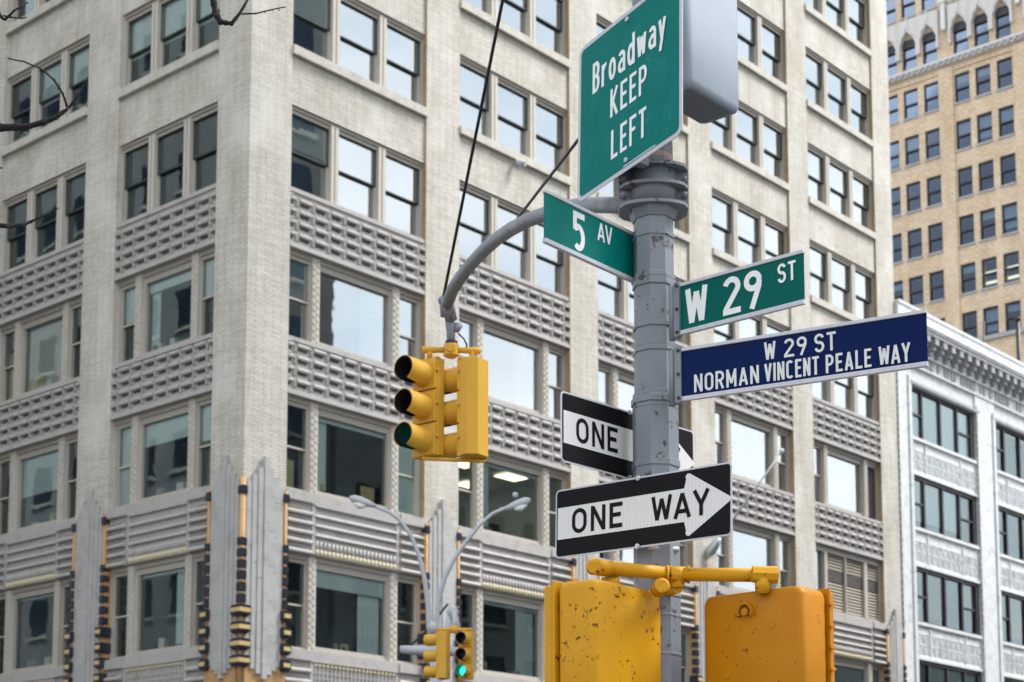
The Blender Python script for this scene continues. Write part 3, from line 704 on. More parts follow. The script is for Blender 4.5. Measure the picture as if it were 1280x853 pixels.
# ================================================================== TAN TOWER
TX = 83.0
B3 = empty('tan_tower', (TX,0,0), 'tan brick high rise with arched gothic stone window band standing behind the white building', 'building')
def p3(mb, name, mat, parent=B3, off=(0,0,0)):
    mb.v = [(x-TX,y,z) for x,y,z in mb.v]; return mb.build(name, M[mat], parent)
cols = []
for g in range(-1,5):
    for c0 in (15.56,17.23,18.87): cols.append((c0+g*5.79, c0+g*5.79+1.18))
cols = [c for c in cols if 9 < c[0] < 38]; cols.sort()
hd = [60.6-3.62*i for i in range(16)]
ZT = 84
wall = MB(); ys = [4.0]+[v for c in cols for v in c]+[42.0]
for i in range(0,len(ys),2): wall.box(TX,TX+.8,ys[i],ys[i+1],0,ZT)
rows = [(h-2.2,h) for h in hd]+[(62.05,64.55),(66.35,68.5),(69.9,72.1),(73.5,75.7),(77.1,79.3)]
rows.sort(); 
for (a,b) in cols:
    z = 0
    for lo,hi in rows:
        wall.box(TX+.002,TX+.8,a,b,z,lo); z = hi
    wall.box(TX+.002,TX+.8,a,b,z,ZT)
wall.box(TX+.8,TX+30,41.5,42,0,ZT).box(TX+.8,TX+30,4,4.5,0,ZT).box(TX,TX+30,4,42,ZT,ZT+.6)
p3(wall, 'wall', 'tan_brick')
p3(MB().box(TX+3,TX+3.2,4.6,41.4,0,ZT-.1), 'interior_wall', 'interior')
rib = MB()
for g in range(-1,5):
    y = 20.04+g*5.79+1.28/2-.0
    if 5 < y < 40: rib.box(TX-.14,TX,y-.55,y+.55,0,61.3)
p3(rib, 'pilaster', 'tan_brick')
hm = MB()
for g in range(-1,4):
    y0 = 15.56+g*5.79; hm.box(TX-.10,TX,y0-.2,y0+4.68,60.95,61.1)
p3(hm, 'head_moulding', 'tan_brick')
wfm = MB().box(.12,.3,0,1.18,2.08,2.2).box(.12,.3,0,1.18,0,.08).box(.12,.3,0,.07,.08,2.08).box(.12,.3,1.11,1.18,.08,2.08).box(.10,.3,.07,1.11,1.02,1.12).mesh('window', M['darkframe'])
pu = MB().quad((.2,.07,1.12),(.2,1.11,1.12),(.2,1.11,2.08),(.2,.07,2.08)).mesh('pane', M['glass_far'])
pl = MB().quad((.26,.07,.08),(.26,1.11,.08),(.26,1.11,1.02),(.26,.07,1.02)).mesh('pane', M['glass_far'])
sl = MB().box(-.10,.15,-.06,1.24,-.14,0).mesh('sill', M['grey_stone2'])
tops_ = {2:'blind'}
random.seed(21)
blm = {}
for f in (.25,.45,.8,1.0): blm[f] = MB().box(.34,.35,.07,1.11,2.08-2.0*f,2.08).mesh('blind', M['blind'])
litm = MB().box(.6,.7,.05,1.13,1.25,1.42).box(.6,.7,.05,1.13,.5,.68).mesh('light_strip', M['ceil'])
for (a,b) in cols:
    for lo,hi in rows:
        if lo < 36 or lo > 70: continue
        w_ = inst('window', wfm, B3, (0,a,lo))
        inst('pane', pu, w_); inst('pane', pl, w_); inst('sill', sl, w_)
        if abs(a-15.56) < .1 and abs(hi-46.1) < .3 or abs(a-17.23) < .1 and abs(hi-46.1) < .3: inst('light_strip', litm, w_)
        elif random.random() < .4: inst('blind', blm[random.choice((.25,.25,.45,.8))], w_)
        if abs(a-18.87) < .1 and abs(hi-57) < .3: MB().ball((.6,.6,1.4),.16).build('lamp', M['warm'], w_)
# gothic band
st = MB(); shade = MB(); fin = MB()
for (a,b) in cols:
    c_ = (a+b)/2; n = 10; zs = 64.0; zt = 65.95
    arch = []
    for i in range(n+1):
        t = -1+2*i/n; arch.append((c_+t*.66, zs+.85*(1-abs(t)**1.8)+ (.18*max(0,1-abs(t)*4))))
    for i in range(n):
        (y0,z0),(y1,z1) = arch[i], arch[i+1]
        st.hexa([(TX-.35,y0,z0),(TX-.35,y1,z1),(TX,y1,z1),(TX,y0,z0),(TX-.35,y0,zt),(TX-.35,y1,zt),(TX,y1,zt),(TX,y0,zt)])
    st.box(TX-.32,TX,a-.24,a-.07,63.0,zt-.01).box(TX-.32,TX,b+.07,b+.24,63.0,zt-.01)
    fin.tube([(TX-.4,c_,64.95),(TX-.42,c_,66.1)], [.10,.03], 6); fin.tube([(TX-.42,c_-.5,64.5),(TX-.45,c_-.15,64.9),(TX-.45,c_,65.5),(TX-.45,c_+.15,64.9),(TX-.42,c_+.5,64.5)], .05, 5)
    p3(MB().box(TX+.02,TX+.1,a,b,63.9,64.55), 'arch_tympanum', 'darkframe')
o = p3(st, 'stone_arcade', 'crown'); p3(fin, 'arch_finial', 'white_stone')
for g in range(0,5):
    pf = MB()
    y = 20.04+1.18+.05+(g-1)*5.79+.0-.62
    pf.box(TX-.4,TX-.05,y-.16+.64-.64,y+.16,64.2,66.7).box(TX-.45,TX-.05,y-.35,y+.35,66.3,66.5)
    p3(pf, 'pinnacle', 'white_stone')
cn = MB().box(TX-.45,TX,5,41,61.75,61.95).box(TX-.30,TX,5,41,61.48,61.75)
p3(cn, 'string_course', 'crown')
dt = MB(); y = 8.0
while y < 38: dt.box(TX-.44,TX-.3,y,y+.25,61.52,61.75); y += .5
o = p3(dt, 'dentil_row', 'grey_stone2'); o['kind'] = 'stuff'
# setback terrace block in front of the tower
tb = MB().box(TX-2.5,TX-.01,4,17.9,30,39.2); p3(tb, 'setback_wall', 'tan_brick')
p3(MB().box(TX-2.7,TX-.01,3.8,18.1,39.2,39.5), 'coping', 'grey_stone2')

# ================================================================== BUILDINGS ACROSS THE STREETS (seen in the window reflections)
def block_building(x0,x1,y0,y1,h,mat,label,faces,ww=1.5,wh_=2.0,px_=3.0,pz=3.6):
    r = empty('brick_building', (x0,y0,0), label, 'building')
    MB().box(0,x1-x0,0,y1-y0,0,h).box(-.3,x1-x0+.3,-.3,y1-y0+.3,h,h+.6).build('wall', M[mat], r)
    fr = MB(); gl = MB()
    for ax, pos, s0, s1, sg in faces:
        u = s0+1.2
        while u < s1-ww:
            z = 3.8
            while z < h-2.8:
                if ax == 'y':
                    gl.box(u-x0,u+ww-x0,pos-y0-.03 if sg<0 else pos-y0,pos-y0 if sg<0 else pos-y0+.03,z,z+wh_)
                    fr.box(u-x0-.15,u+ww-x0+.15,pos-y0-(.15 if sg<0 else 0),pos-y0+(.15 if sg>0 else 0),z-.18,z-.01)
                else:
                    gl.box(pos-x0,pos-x0+.03,u-y0,u+ww-y0,z,z+wh_); fr.box(pos-x0,pos-x0+.15,u-y0-.15,u+ww-y0+.15,z-.18,z-.01)
                z += pz
            u += px_
    o = gl.build('window', M['glass_far'], r); o['kind'] = 'stuff'; o = fr.build('sill', M['sillstone'], r); o['kind'] = 'stuff'
    return r
block_building(8,24.2,-46,-22.2,74,'dark_brick2','tall grey brick tower across the side street reflected in the first bay of windows',[('y',-22.2,8,24.2,1)])
block_building(24.4,46,-40,-22,24.3,'dark_brick','lower grey brick building across the side street reflected in the large windows',[('y',-22,24.4,46,1)])
block_building(46.2,120,-40,-22,17.0,'dark_brick2','low grey brick row further along the side street opposite the white building',[('y',-22,46.2,120,1)])
block_building(-44,-22,6,80,48,'dark_brick','long grey brick building across the avenue reflected in the left face windows',[('x',-22,6,80,1)])

# ================================================================== TRAFFIC POLE
PX, PY = -22.8558, -30.3125
P = empty('traffic_pole', (PX,PY,0), 'grey octagonal steel pole carrying all the street signs with curved mast arm', 'pole')
def loc(p): return (p[0]-PX, p[1]-PY, p[2])
va = math.atan2(_f.y, _f.x)+math.pi     # direction from the pole to the camera
def octo(r, z, off=0): return [(r*math.cos(va-R(16)+R(45*k)+off), r*math.sin(va-R(16)+R(45*k)+off), z) for k in range(8)]
def band(z0, z1, r): return MB().loft([octo(r-.003,z0),octo(r,z0+.003),octo(r,z1-.003),octo(r-.003,z1)])
MB().loft([octo(.103,0),octo(.1015,3.66)]).build('lower_shaft', M['pole'], P)
MB().loft([octo(.090,3.66),octo(.086,5.6),octo(.075,9.3)]).build('upper_shaft', M['pole'], P)
MB().loft([octo(.20,0),octo(.20,.5),octo(.12,.75)]).build('base_casting', M['pole'], P)
def zpole(py):  # height on the pole axis seen at photo row py
    lo, hi = 0, 12
    for _ in range(40):
        m_ = (lo+hi)/2; v_ = Vector((PX,PY,m_))-CAM; y_ = CY-FPX*(v_.dot(_u)/v_.dot(_f))
        if y_ > py: lo = m_
        else: hi = m_
    return lo
def bandpx(ya, yb, r, name='strap'): return band(zpole(yb), zpole(ya), r).build(name, M['pole'], P)
for ya, yb, r in ((295,301,.094),(346,353,.095),(353,362,.097),(408,414,.098),(438,444,.096),(492,499,.100),(499,508,.108),(578,587,.107),(512,514,.1035),(745,749,.106),(770,774,.105),(818,822,.1055)):
    bandpx(ya, yb, r)
bandpx(362, 437, .0905, 'sleeve'); bandpx(444, 492, .0925, 'sleeve')
MB().loft([octo(.1055,zpole(642)),octo(.1035,zpole(600))]).build('sleeve', M['pole'], P)
# mast arm clamp
zc0, zc1 = zpole(264), zpole(216)
cl = MB().tube([(0,0,zc0),(0,0,zc1)], .108, 20); cl.build('clamp_sleeve', M['pole_dark'], P)
rt = Vector((_r.x,_r.y,0)); fw = Vector((_f.x,_f.y,0)).normalized()
for z in (zc0-.006, zc0+(zc1-zc0)*.47, zc1-.008):
    n = 14; top = []
    poly = []
    for i in range(n+1):
        t = -1+2*i/n; x = t*.15; y = -(.128*math.sqrt(max(0,1-(t*.86)**2))) if abs(t) < .86 else -.045
        poly.append((x,y))
    poly += [(.15,.045)]+[(x,-y) for x,y in reversed(poly[1:-1])]+[(-.15,.045)]
    MB().loft([[tuple(rt*x+fw*y+Vector((0,0,z))) for x,y in poly],[tuple(rt*x+fw*y+Vector((0,0,z+.014))) for x,y in poly]], fix_ if False else True).build('clamp_rib', M['pole'], P, fix=True)
pl_ = MB()
for s in (-1,1):
    for y in (-.03,.012):
        pts = [rt*(s*.10)+fw*y, rt*(s*.152)+fw*y, rt*(s*.152)+fw*(y+.018), rt*(s*.10)+fw*(y+.018)]
        MB().loft([[tuple(p+Vector((0,0,zc0)))for p in pts],[tuple(p+Vector((0,0,zc1))) for p in pts]]).build('clamp_flange', M['pole_dark'], P, fix=True)
for s in (-1,1):
    for zz in (zc0+.055, zc1-.05):
        c_ = rt*(s*.135)-fw*.055+Vector((0,0,zz)); MB().tube([c_, c_+fw*.03], .014, 6, False).ball(c_, .010, 8, 4).build('bolt', M['pole'], P)
MB().loft([octo(.112,zc0-.008),octo(.094,zc0-.05)]).build('clamp_foot', M['pole_dark'], P)
# tape above the clamp
band(zpole(204), zpole(197), .0905).build('tape', M['tape'], P); band(zpole(211), zpole(180), .0895).build('dark_wrap', M['pole_dark'], P)
# mast arm
def armdepth(px): t = (790-px)/234.; return 1/(.1333-.05*t)
path = [(800,257),(776,256),(732,256.5),(705,260),(680,268),(660,275.5),(640,286),(622,298),(605,313),(590,329),(577,345),(566,362),(559,380)]
pts = [at(x,y,armdepth(x)) for x,y in path]; pts[0] = at(794,257,7.53); pts[1] = at(776,256.5,7.62)
arm = MB().tube([loc(p) for p in pts], [.037+.0005*i for i in range(len(pts))], 16).build('mast_arm', M['pole'], P)
AE = pts[-1]
MB().tube([loc(at(554,374,12)), loc(at(556,396,12))], .030, 10).ball(loc(at(553.5,376,12)), .035).build('arm_end_clamp', M['pole'], P)
MB().tube([loc(AE-Vector((.0,.0,-.03))), loc(at(564,400,12))], .045, 8).build('arm_end_bracket', M['pole'], P)
# guy rods
r1 = at(554,373,12); top_ = Vector((PX,PY,9.05)); 
MB().tube([loc(r1), loc(top_)], .011, 8).build('guy_rod', M['cable'], P)
r2 = at(647,273,armdepth(647)); t2 = Vector((PX,PY,zpole(56)))
MB().tube([loc(r2), loc(t2)], .0085, 8).build('guy_rod', M['cable'], P)

# ================================================================== LETTERING (drawn strokes)
def arc(cx,cy,rx,ry,a0,a1,n=12): return [(cx+rx*math.cos(R(a0+(a1-a0)*i/n)), cy+ry*math.sin(R(a0+(a1-a0)*i/n))) for i in range(n+1)]
def glyph(c, w, s):
    """strokes of a letter of cap height 1, width w, stroke s: lists of centreline points"""
    h = s/2; x0, x1, y0, y1 = h, w-h, h, 1-h; m = .5; cx = w/2; rx = (x1-x0)/2
    if c == 'O':
        r_ = rx; return [[(x1,m)]+arc(cx,y1-r_,rx,r_,0,180)+arc(cx,y0+r_,rx,r_,180,360)+[(x1,m)]]
    if c == 'N': return [[(x0,0),(x0,1)],[(x0+s*.1,1-s*.3),(x1-s*.1,s*.3)],[(x1,0),(x1,1)]]
    if c == 'E': return [[(x0,0),(x0,1)],[(x0,y1),(w,y1)],[(x0,.52),(w*.88,.52)],[(x0,y0),(w,y0)]]
    if c == 'F': return [[(x0,0),(x0,1)],[(x0,y1),(w,y1)],[(x0,.52),(w*.88,.52)]]
    if c == 'L': return [[(x0,0),(x0,1)],[(x0,y0),(w,y0)]]
    if c == 'T': return [[(cx,0),(cx,y1)],[(0,y1),(w,y1)]]
    if c == 'I': return [[(cx,0),(cx,1)]]
    if c == 'K': return [[(x0,0),(x0,1)],[(x0,.36),(x1,1)],[(x0+rx*.55,.50),(x1+h*.2,0)]]
    if c == 'P': return [[(x0,0),(x0,1)],[(x0,y1),(cx,y1)]+arc(cx,(y1+.46)/2,rx,(y1-.46)/2,90,-90)+[(x0,.46)]]
    if c == 'R': return [[(x0,0),(x0,1)],[(x0,y1),(cx,y1)]+arc(cx,(y1+.47)/2,rx,(y1-.47)/2,90,-90)+[(x0,.47)],[(cx,.47),(x1,0)]]
    if c == 'B': return [[(x0,0),(x0,1)],[(x0,y1),(cx,y1)]+arc(cx,(y1+.53)/2,rx*.92,(y1-.53)/2,90,-90)+[(x0,.53)],[(cx,.53)]+arc(cx,(y0+.53)/2,rx,(.53-y0)/2,90,-90)+[(x0,y0)]]
    if c == 'M': return [[(x0,0),(x0,1)],[(x0,1-s*.3),(cx,.22)],[(cx,.22),(x1,1-s*.3)],[(x1,0),(x1,1)]]
    if c == 'W': return [[(x0,1),(w*.28,s*.3)],[(w*.28,s*.3),(cx,.88)],[(cx,.88),(w*.72,s*.3)],[(w*.72,s*.3),(x1,1)]]
    if c == 'V': return [[(x0,1),(cx,s*.2)],[(cx,s*.2),(x1,1)]]
    if c == 'A': return [[(x0,0),(cx,1-s*.2)],[(cx,1-s*.2),(x1,0)],[(x0+w*.12,.27),(x1-w*.12,.27)]]
    if c == 'Y': return [[(x0,1),(cx,.44)],[(x1,1),(cx,.44)],[(cx,.50),(cx,0)]]
    if c == 'C': return [arc(cx,y1-rx,rx,rx,25,180)+arc(cx,y0+rx,rx,rx,180,335)]
    if c == 'S':
        ry = (y1-.51)/2; rz = (.53-y0)/2
        return [arc(cx,y1-ry,rx,ry,15,270,16)+arc(cx,y0+rz,rx,rz,90,-165,16)]
    if c == '2': return [arc(cx,y1-rx,rx,rx,165,-25,12)+[(x0+s*.1,y0+.08),(x0,y0)],[(0,y0),(w,y0)]]
    if c == '9': return [[(x1,y1-rx)]+arc(cx,y1-rx,rx,rx,0,360,20),[(x1,y1-rx),(x1-.02,.55),(w*.42,0)]]
    if c == '5': return [[(w*.97,y1),(x0+.01,y1)],[(x0+.03,1),(x0+.03,.50)],[(x0+.02,.55)]+arc(cx-.01,.325,rx,.285,125,-130,16)]
    if c == 'r': return [[(x0,0),(x0,.72)],[(x0,.50)]+arc(x0+w*.55,.42,w*.5,.25,150,75,6)]
    if c == 'o': return [[(x1,.36)]+arc(cx,.36,rx,.36-h,0,360,20)]
    if c == 'a': return [arc(cx,.72-h-.17,rx,.17,160,0,8)+[(x1,0)],[(x1,.20)]+arc(cx,.21,rx,.21-h,0,360,18)] if False else [[(x1,0),(x1,.50)]+arc(cx,.50,rx,.72-.50-h,0,150,8)[1:],[(x1,.40),(cx,.41)]+arc(cx,.22,rx,.19-h*.0-.03,95,270,10)+[(x1,.12)]]
    if c == 'd': return [[(x1,0),(x1,1)],[(x1,.36)]+arc(cx,.36,rx,.36-h,0,360,20)]
    if c == 'w': return [[(x0,.72),(w*.28,h)],[(w*.28,h),(cx,.66)],[(cx,.66),(w*.72,h)],[(w*.72,h),(x1,.72)]]
    if c == 'y': return [[(x0,.72),(cx,.02)],[(x1,.72),(w*.25,-.26)]]
    return []
WD = {'M':1.18,'W':1.3,'I':.28,'w':1.25,'r':.72,'E':.86,'F':.86,'L':.86,'T':.92,'A':1.08,'V':1.05,'Y':1.05,'O':1.02}
def ribbon(mb, pts, s, d):
    n = len(pts); A=[]; Bp=[]
    for i in range(n):
        p = Vector(pts[i]); a = Vector(pts[max(i-1,0)]); b = Vector(pts[min(i+1,n-1)])
        t1 = (p-a); t2 = (b-p)
        if t1.length < 1e-6: t1 = t2
        if t2.length < 1e-6: t2 = t1
        t1.normalize(); t2.normalize(); t = (t1+t2)
        t = t.normalized() if t.length > 1e-4 else t1
        nn = Vector((-t.y,t.x)); k = s/2/max(.35, nn.dot(Vector((-t1.y,t1.x))))
        A.append(p+nn*k); Bp.append(p-nn*k)
    for i in range(n-1): mb.quad((Bp[i].x,d,Bp[i].y),(Bp[i+1].x,d,Bp[i+1].y),(A[i+1].x,d,A[i+1].y),(A[i].x,d,A[i].y))
def word(par, matn, text, x0, x1, zb, H, s=.17, cw=.5, gap=.13, d0=0):
    """fit a word between x0 and x1 with baseline zb and cap height H; local sign coordinates, +x right, z up, front towards -y"""
    tot = 0; ws = []
    for ch in text: w = (cw*WD.get(ch,1.0)) if ch != ' ' else .35; ws.append(w); tot += w+gap
    tot -= gap; kx = (x1-x0)/(tot*H); x = 0; n = 0
    for ch, w in zip(text, ws):
        if ch != ' ':
            mb = MB()
            for st_ in glyph(ch, w*kx, s):
                t = MB(); ribbon(t, st_, s, 0)
                for q in t.f: pass
                b0 = len(mb.v); mb.v += [(x0+(vx+x*kx)*H, -d0-.00018*(n+1), zb+vz*H) for vx,_,vz in t.v]
                mb.f += [tuple(i+b0 for i in f) for f in t.f]; mb.sm += t.sm; n += 1
            mb.build('letter', M[matn], par)
        x += w+gap
def rrect(w, h, r, n=5):
    p = []
    for cx,cy,a0 in ((w/2-r,h/2-r,0),(-w/2+r,h/2-r,90),(-w/2+r,-h/2+r,180),(w/2-r,-h/2+r,270)): p += arc(cx,cy,r,r,a0,a0+90,n)
    return p
def sign_root(name, o, u, v, label):
    e = bpy.data.objects.new(name, None); COL.objects.link(e); tag(e, label, 'sign')
    u = Vector(u).normalized(); v = Vector(v); v = (v-u*v.dot(u)).normalized(); n = v.cross(u)  # local y axis points away from the viewer
    n = -u.cross(v)
    e.matrix_world = Matrix(((u.x,n.x,v.x,o[0]),(u.y,n.y,v.y,o[1]),(u.z,n.z,v.z,o[2]),(0,0,0,1))); return e
def flat(mb, poly, d): 
    n = len(mb.v); mb.v += [(x,d,z) for x,z in poly]; mb.f.append(tuple(n+i for i in range(len(poly)))); mb.sm.append(0); return mb
def plate(root, w, h, r, t, edge, face, inset=.006, name='plate'):
    poly = rrect(w,h,r); m = MB().loft([[(x,0,z) for x,z in poly],[(x,t,z) for x,z in poly]], True); m.build(name, M[edge], root, fix=True)
    flat(MB(), rrect(w-2*inset,h-2*inset,max(.001,r-inset)), -.0012).build('face', M[face], root)
def shift_depth(o, k): return CAM+(Vector(o)-CAM)*k

def street_sign(name, o, ang, w, h, face, label, rows, railm='silver', attach=1, inner=.20):
    """extruded blade with top and bottom rails; rows of lettering"""
    e = sign_root(name, o, (math.cos(ang),math.sin(ang),0), (0,0,1), label)
    MB().box(-w/2,w/2,0,.004,-h/2+.014,h/2-.010).build('blade', M[face], e)
    MB().box(-w/2,w/2,-.007,.013,-h/2,-h/2+.019).build('rail', M[railm], e, bevel=.002)
    MB().box(-w/2,w/2,-.007,.013,h/2-.015,h/2).build('rail', M[railm], e, bevel=.002)
    for r, kw in rows: word(e, 'greyw' if face=='blue' else 'white', *r, **kw)
    # holder between blade and pole
    s = attach; x = s*w/2
    hb = MB(); xa, xb = sorted((x, x+s*.028)); hb.box(xa,xb,-.012,.016,-h/2-.006,h/2+.006); xa, xb = sorted((x+s*.034, x+s*.058)); hb.tube([((xa+xb)/2,.004,-h/2-.012),((xa+xb)/2,.004,h/2+.004)], .015, 10)
    hb.build('holder', M['pole'], e)
    bt = MB()
    for z in (-h/2+.012,0,h/2-.012): bt.tube([(x+s*.010,-.012,z),(x+s*.010,-.020,z)], .0065, 8)
    bt.build('bolt', M['black'], e)
    return e
e5 = street_sign('street_sign', shift_depth((-23.186,-30.222,4.347),1.0), R(1.3), .632, .229, 'green', 'green street sign reading 5 AV, left of the pole',
   [(('5',-.128,-.040,-.078,.163),dict(s=.16,cw=.5)),(('AV',.045,.152,.004,.082),dict(s=.145,cw=.5,gap=.0,d0=.002))], attach=1)
street_sign('street_sign', (-22.882,-30.779,4.05), R(-89.6), .612, .229, 'green_shaded', 'green street sign reading W 29 ST, right of the pole',
   [(('W',-.281,-.165,-.080,.160),dict(s=.165)),(('29',-.087,.107,-.080,.163),dict(s=.155,cw=.52,gap=.10,d0=.002)),(('ST',.184,.271,-.003,.082),dict(s=.135,d0=.004))], attach=-1)
street_sign('street_sign', (-22.881,-31.06,3.719), R(-77.2), 1.036, .229, 'blue', 'long navy street sign reading W 29 ST NORMAN VINCENT PEALE WAY',
   [(('W',-.153,-.103,.006,.077),dict(s=.135)),(('29',-.067,.030,.006,.077),dict(s=.135,d0=.002)),(('ST',.062,.152,.006,.077),dict(s=.135,d0=.003)),
    (('NORMAN',-.463,-.176,-.084,.076),dict(s=.135,d0=.0)),(('VINCENT',-.153,.080,-.085,.076),dict(s=.135,d0=.002,gap=.12)),(('PEALE',.108,.296,-.086,.076),dict(s=.135,d0=.004)),(('WAY',.325,.454,-.087,.077),dict(s=.135,d0=.006,gap=.06))], attach=-1)

def one_way(name, o, u, v, label, mirror=False):
    e = sign_root(name, o, u, v, label); w, h = .914, .305
    plate(e, w, h, .022, .003, 'silver', 'sblack', .0075)
    hp = 0.0
    head = [(.225,.0705)]+arc(.247,.117,.0145,.0145,215,50,8)+[(.455,.006),(.461,0),(.455,-.006)]+arc(.247,-.117,.0145,.0145,-50,-215,8)+[(.225,-.0705)]
    poly = [(-.443,.0705)]+head+[(-.443,-.0705)]
    poly = list(reversed(poly))
    flat(MB(), poly, -.0024).build('arrow', M['reflective'], e)
    word(e, 'sblack', 'ONE', -.363,-.091,-.053,.110, s=.165, cw=.56, gap=.16, d0=.0030)
    word(e, 'sblack', 'WAY', .059,.353,-.053,.108, s=.165, cw=.60, gap=.05, d0=.0030)
    for z in (.146,-.146): MB().tube([(-.010,-.001,z),(-.010,-.008,z)], .011, 10).tube([(-.010,-.008,z),(-.010,-.011,z)], .006, 8).build('bolt', M['galv'], e)
    return e
one_way('one_way_sign', shift_depth((-22.994,-30.28,3.462),1.024), (math.cos(R(-2.2)),math.sin(R(-2.2)),0), (0,0,1), 'black and white ONE WAY arrow sign half hidden behind the pole')
of = (-22.9551,-30.3004,3.1755)
one_way('one_way_sign', shift_depth(of,.988), (.02249,-.99963,-.01539), (.00472,-.01529,.99987), 'black and white ONE WAY arrow sign in front of the pole, lowest of the signs')
for z in (3.1755+.135, 3.1755-.150): MB().tube([(-.10,-.035,z-.01),(.02,-.10,z-.01)], .012, 8).build('sign_bracket', M['galv'], P)

bo_ = (-23.036,-30.315,5.038)
eb = sign_root('keep_left_sign', bo_, (-.2773,-.9591,.0571), (.0739,.038,.9965), 'large green sign reading Broadway KEEP LEFT with a pale border, top of the pole')
plate(eb, .762, .762, .045, .004, 'silver', 'green2', .020)
word(eb, 'white', 'Broadway', -.268,.276,.102,.150, s=.125, cw=.42, gap=.12, d0=.0016)
word(eb, 'white', 'KEEP', -.129,.141,-.078,.136, s=.125, cw=.45, gap=.14, d0=.0016)
word(eb, 'white', 'LEFT', -.121,.137,-.282,.138, s=.125, cw=.43, gap=.14, d0=.0016)
MB().box(-.03,.20,-.002,-.0016,-.357,-.353).build('border_line', M['white'], eb)
for z in (.335,-.336): MB().tube([(-.001,-.001,z),(-.001,-.012,z)], .011, 8).build('bolt', M['galv'], eb)
MB().box(-.02,.02,.005,.10,-.34,.34).build('mounting_bar', M['pole'], eb)

# grey box beside the Broadway sign
g0 = Vector((-22.992,-30.627,4.983))
gb = empty('signal_box', (g0.x+.17,g0.y+.1,g0.z), 'blue grey metal signal housing seen from below beside the Broadway sign', 'signal housing')
poly = [(x,y) for x,y in rrect(.40,.205,.035,5)]
rg = []
for dz, k in ((-.012,.86),(-.002,.96),(.02,1),(.60,1)): rg.append([(x*k,y*k,dz) for x,y in poly])
MB().loft(rg, True, True).build('housing', M['boxgrey'], gb)
MB().box(-.155,.155,-.075,.085,-.0135,-.008).build('bottom_plate', M['pole_dark'], gb)
MB().tube([(-.06,.08,.35),(PX-gb.location.x,PY-gb.location.y,.35)], .022, 10).build('pipe', M['pole'], gb)

# ================================================================== SIGNAL HEADS
def visor(mb, c, ax, r, l, k=18, cut=True):
    """tunnel visor: open tube along ax, wall 4 mm, lower part cut away near the mouth"""
    c = Vector(c); ax = Vector(ax).normalized(); up = Vector((0,0,1)); up = (up-ax*up.dot(ax)).normalized(); sd_ = ax.cross(up)
    def ring(d, rad, a0, a1): return [c+ax*d+(up*math.cos(a)+sd_*math.sin(a))*rad for a in [a0+(a1-a0)*j/k for j in range(k+1)]]
    full = math.pi
    for ra in (r, r-.004):
        mb.loft([ring(0,ra,-full,full), ring(l*.45,ra,-full,full)], False, True, False)
        mb.loft([ring(l*.45,ra,-2.9,2.9), ring(l,ra*1.0,-2.7,2.7)], False, True, False)
    mb.loft([ring(l,r,-2.7,2.7), ring(l,r-.004,-2.7,2.7)], False, False, False)
def head(root, c, ax, sec=.235, w=.215, dp=.13, lit=None, mat='yellow2', litm='green_lamp', vl=.92):
    """three-section signal head; c = centre of the top face, ax = facing direction"""
    ax = Vector(ax).normalized(); sd_ = Vector((-ax.y,ax.x,0)); c = Vector(c); H = 3*sec
    def P8(x0,x1,y0,y1,z0,z1): return [tuple(c+sd_*x+ax*y+Vector((0,0,z))) for z in (z0,z1) for x,y in ((x0,y0),(x1,y0),(x1,y1),(x0,y1))]
    hs = MB()
    prof = [(-w/2,0),(w/2,0),(w/2,-dp*.55),(w*.28,-dp),(-w*.28,-dp),(-w/2,-dp*.55)]
    hs.loft([[tuple(c+sd_*x+ax*y+Vector((0,0,z))) for x,y in prof] for z in (-H+.008,-.008)])
    hs.hexa(P8(-w/2-.008,w/2+.008,-.02,.008,-.014,0)); hs.hexa(P8(-w/2-.008,w/2+.008,-.02,.008,-H,-H+.014))
    ho = hs.build('housing', M[mat], root, fix=True, bevel=.004)
    for i in range(3):
        z = -sec*(i+.5)
        dr = MB(); dr.hexa(P8(-w/2+.004,w/2-.004,0.001,.022,z-sec/2+.006,z+sec/2-.006)); dr.build('door', M[mat], ho, fix=True, bevel=.004)
        vs = MB(); visor(vs, c+Vector((0,0,z))+ax*.022, ax, sec*.37, sec*vl); vs.build('visor', M[mat], ho)
        iv = MB(); visor(iv, c+Vector((0,0,z))+ax*.024, ax, sec*.37-.006, sec*vl); iv.build('visor_lining', M['black'], ho)
        ln = MB().tube([c+Vector((0,0,z))+ax*.03, c+Vector((0,0,z))+ax*.036], [sec*.355, sec*.33], 18)
        ln.build('lens', M[litm] if lit == i else M['black'], ho)
        bt = MB()
        for s in (-1,1): p_ = c+sd_*(s*(w/2+.0))+ax*.005+Vector((0,0,z+.02)); bt.tube([p_-sd_*(s*.01), p_+sd_*(s*.016)], .012, 8)
        bt.build('latch', M[mat], ho)
    return ho
D1 = 12.0
hub = at(564,438,D1)
T1 = empty('traffic_signal', hub, 'yellow two way traffic signal hanging from the curved mast arm', 'traffic light')
def hl(p): return Vector(p)-hub
dg = Vector((-1,1,0)).normalized(); cr0 = Vector((_r.x,_r.y,0))
c1 = dg*.125+Vector((0,0,-.075)); c2 = -dg*.135+Vector((0,0,-.105))
MB().tube([dg*.205, dg*.19, dg*.03], [.022,.026,.019], 10).tube([-dg*.205, -dg*.19, -dg*.03], [.022,.026,.019], 10).build('cross_pipe', M['yellow2'], T1)
MB().tube([(0,0,-.055),(0,0,-.04),(0,0,.035),(0,0,.05)], [.03,.055,.055,.035], 8, False).cyl((0,0,0), (-.75,-.66,0), .03, .07, 10).build('hub', M['yellow2'], T1)
h1 = head(T1, dg*.15-cr0*.058+Vector((.045,0,-.055)), (-1,-.06,0), lit=2, litm='green_lamp_dim')
h2 = head(T1, -dg*.13-cr0*.045+Vector((.02,-.03,-.075)), (-.10,1,0), vl=1.15)
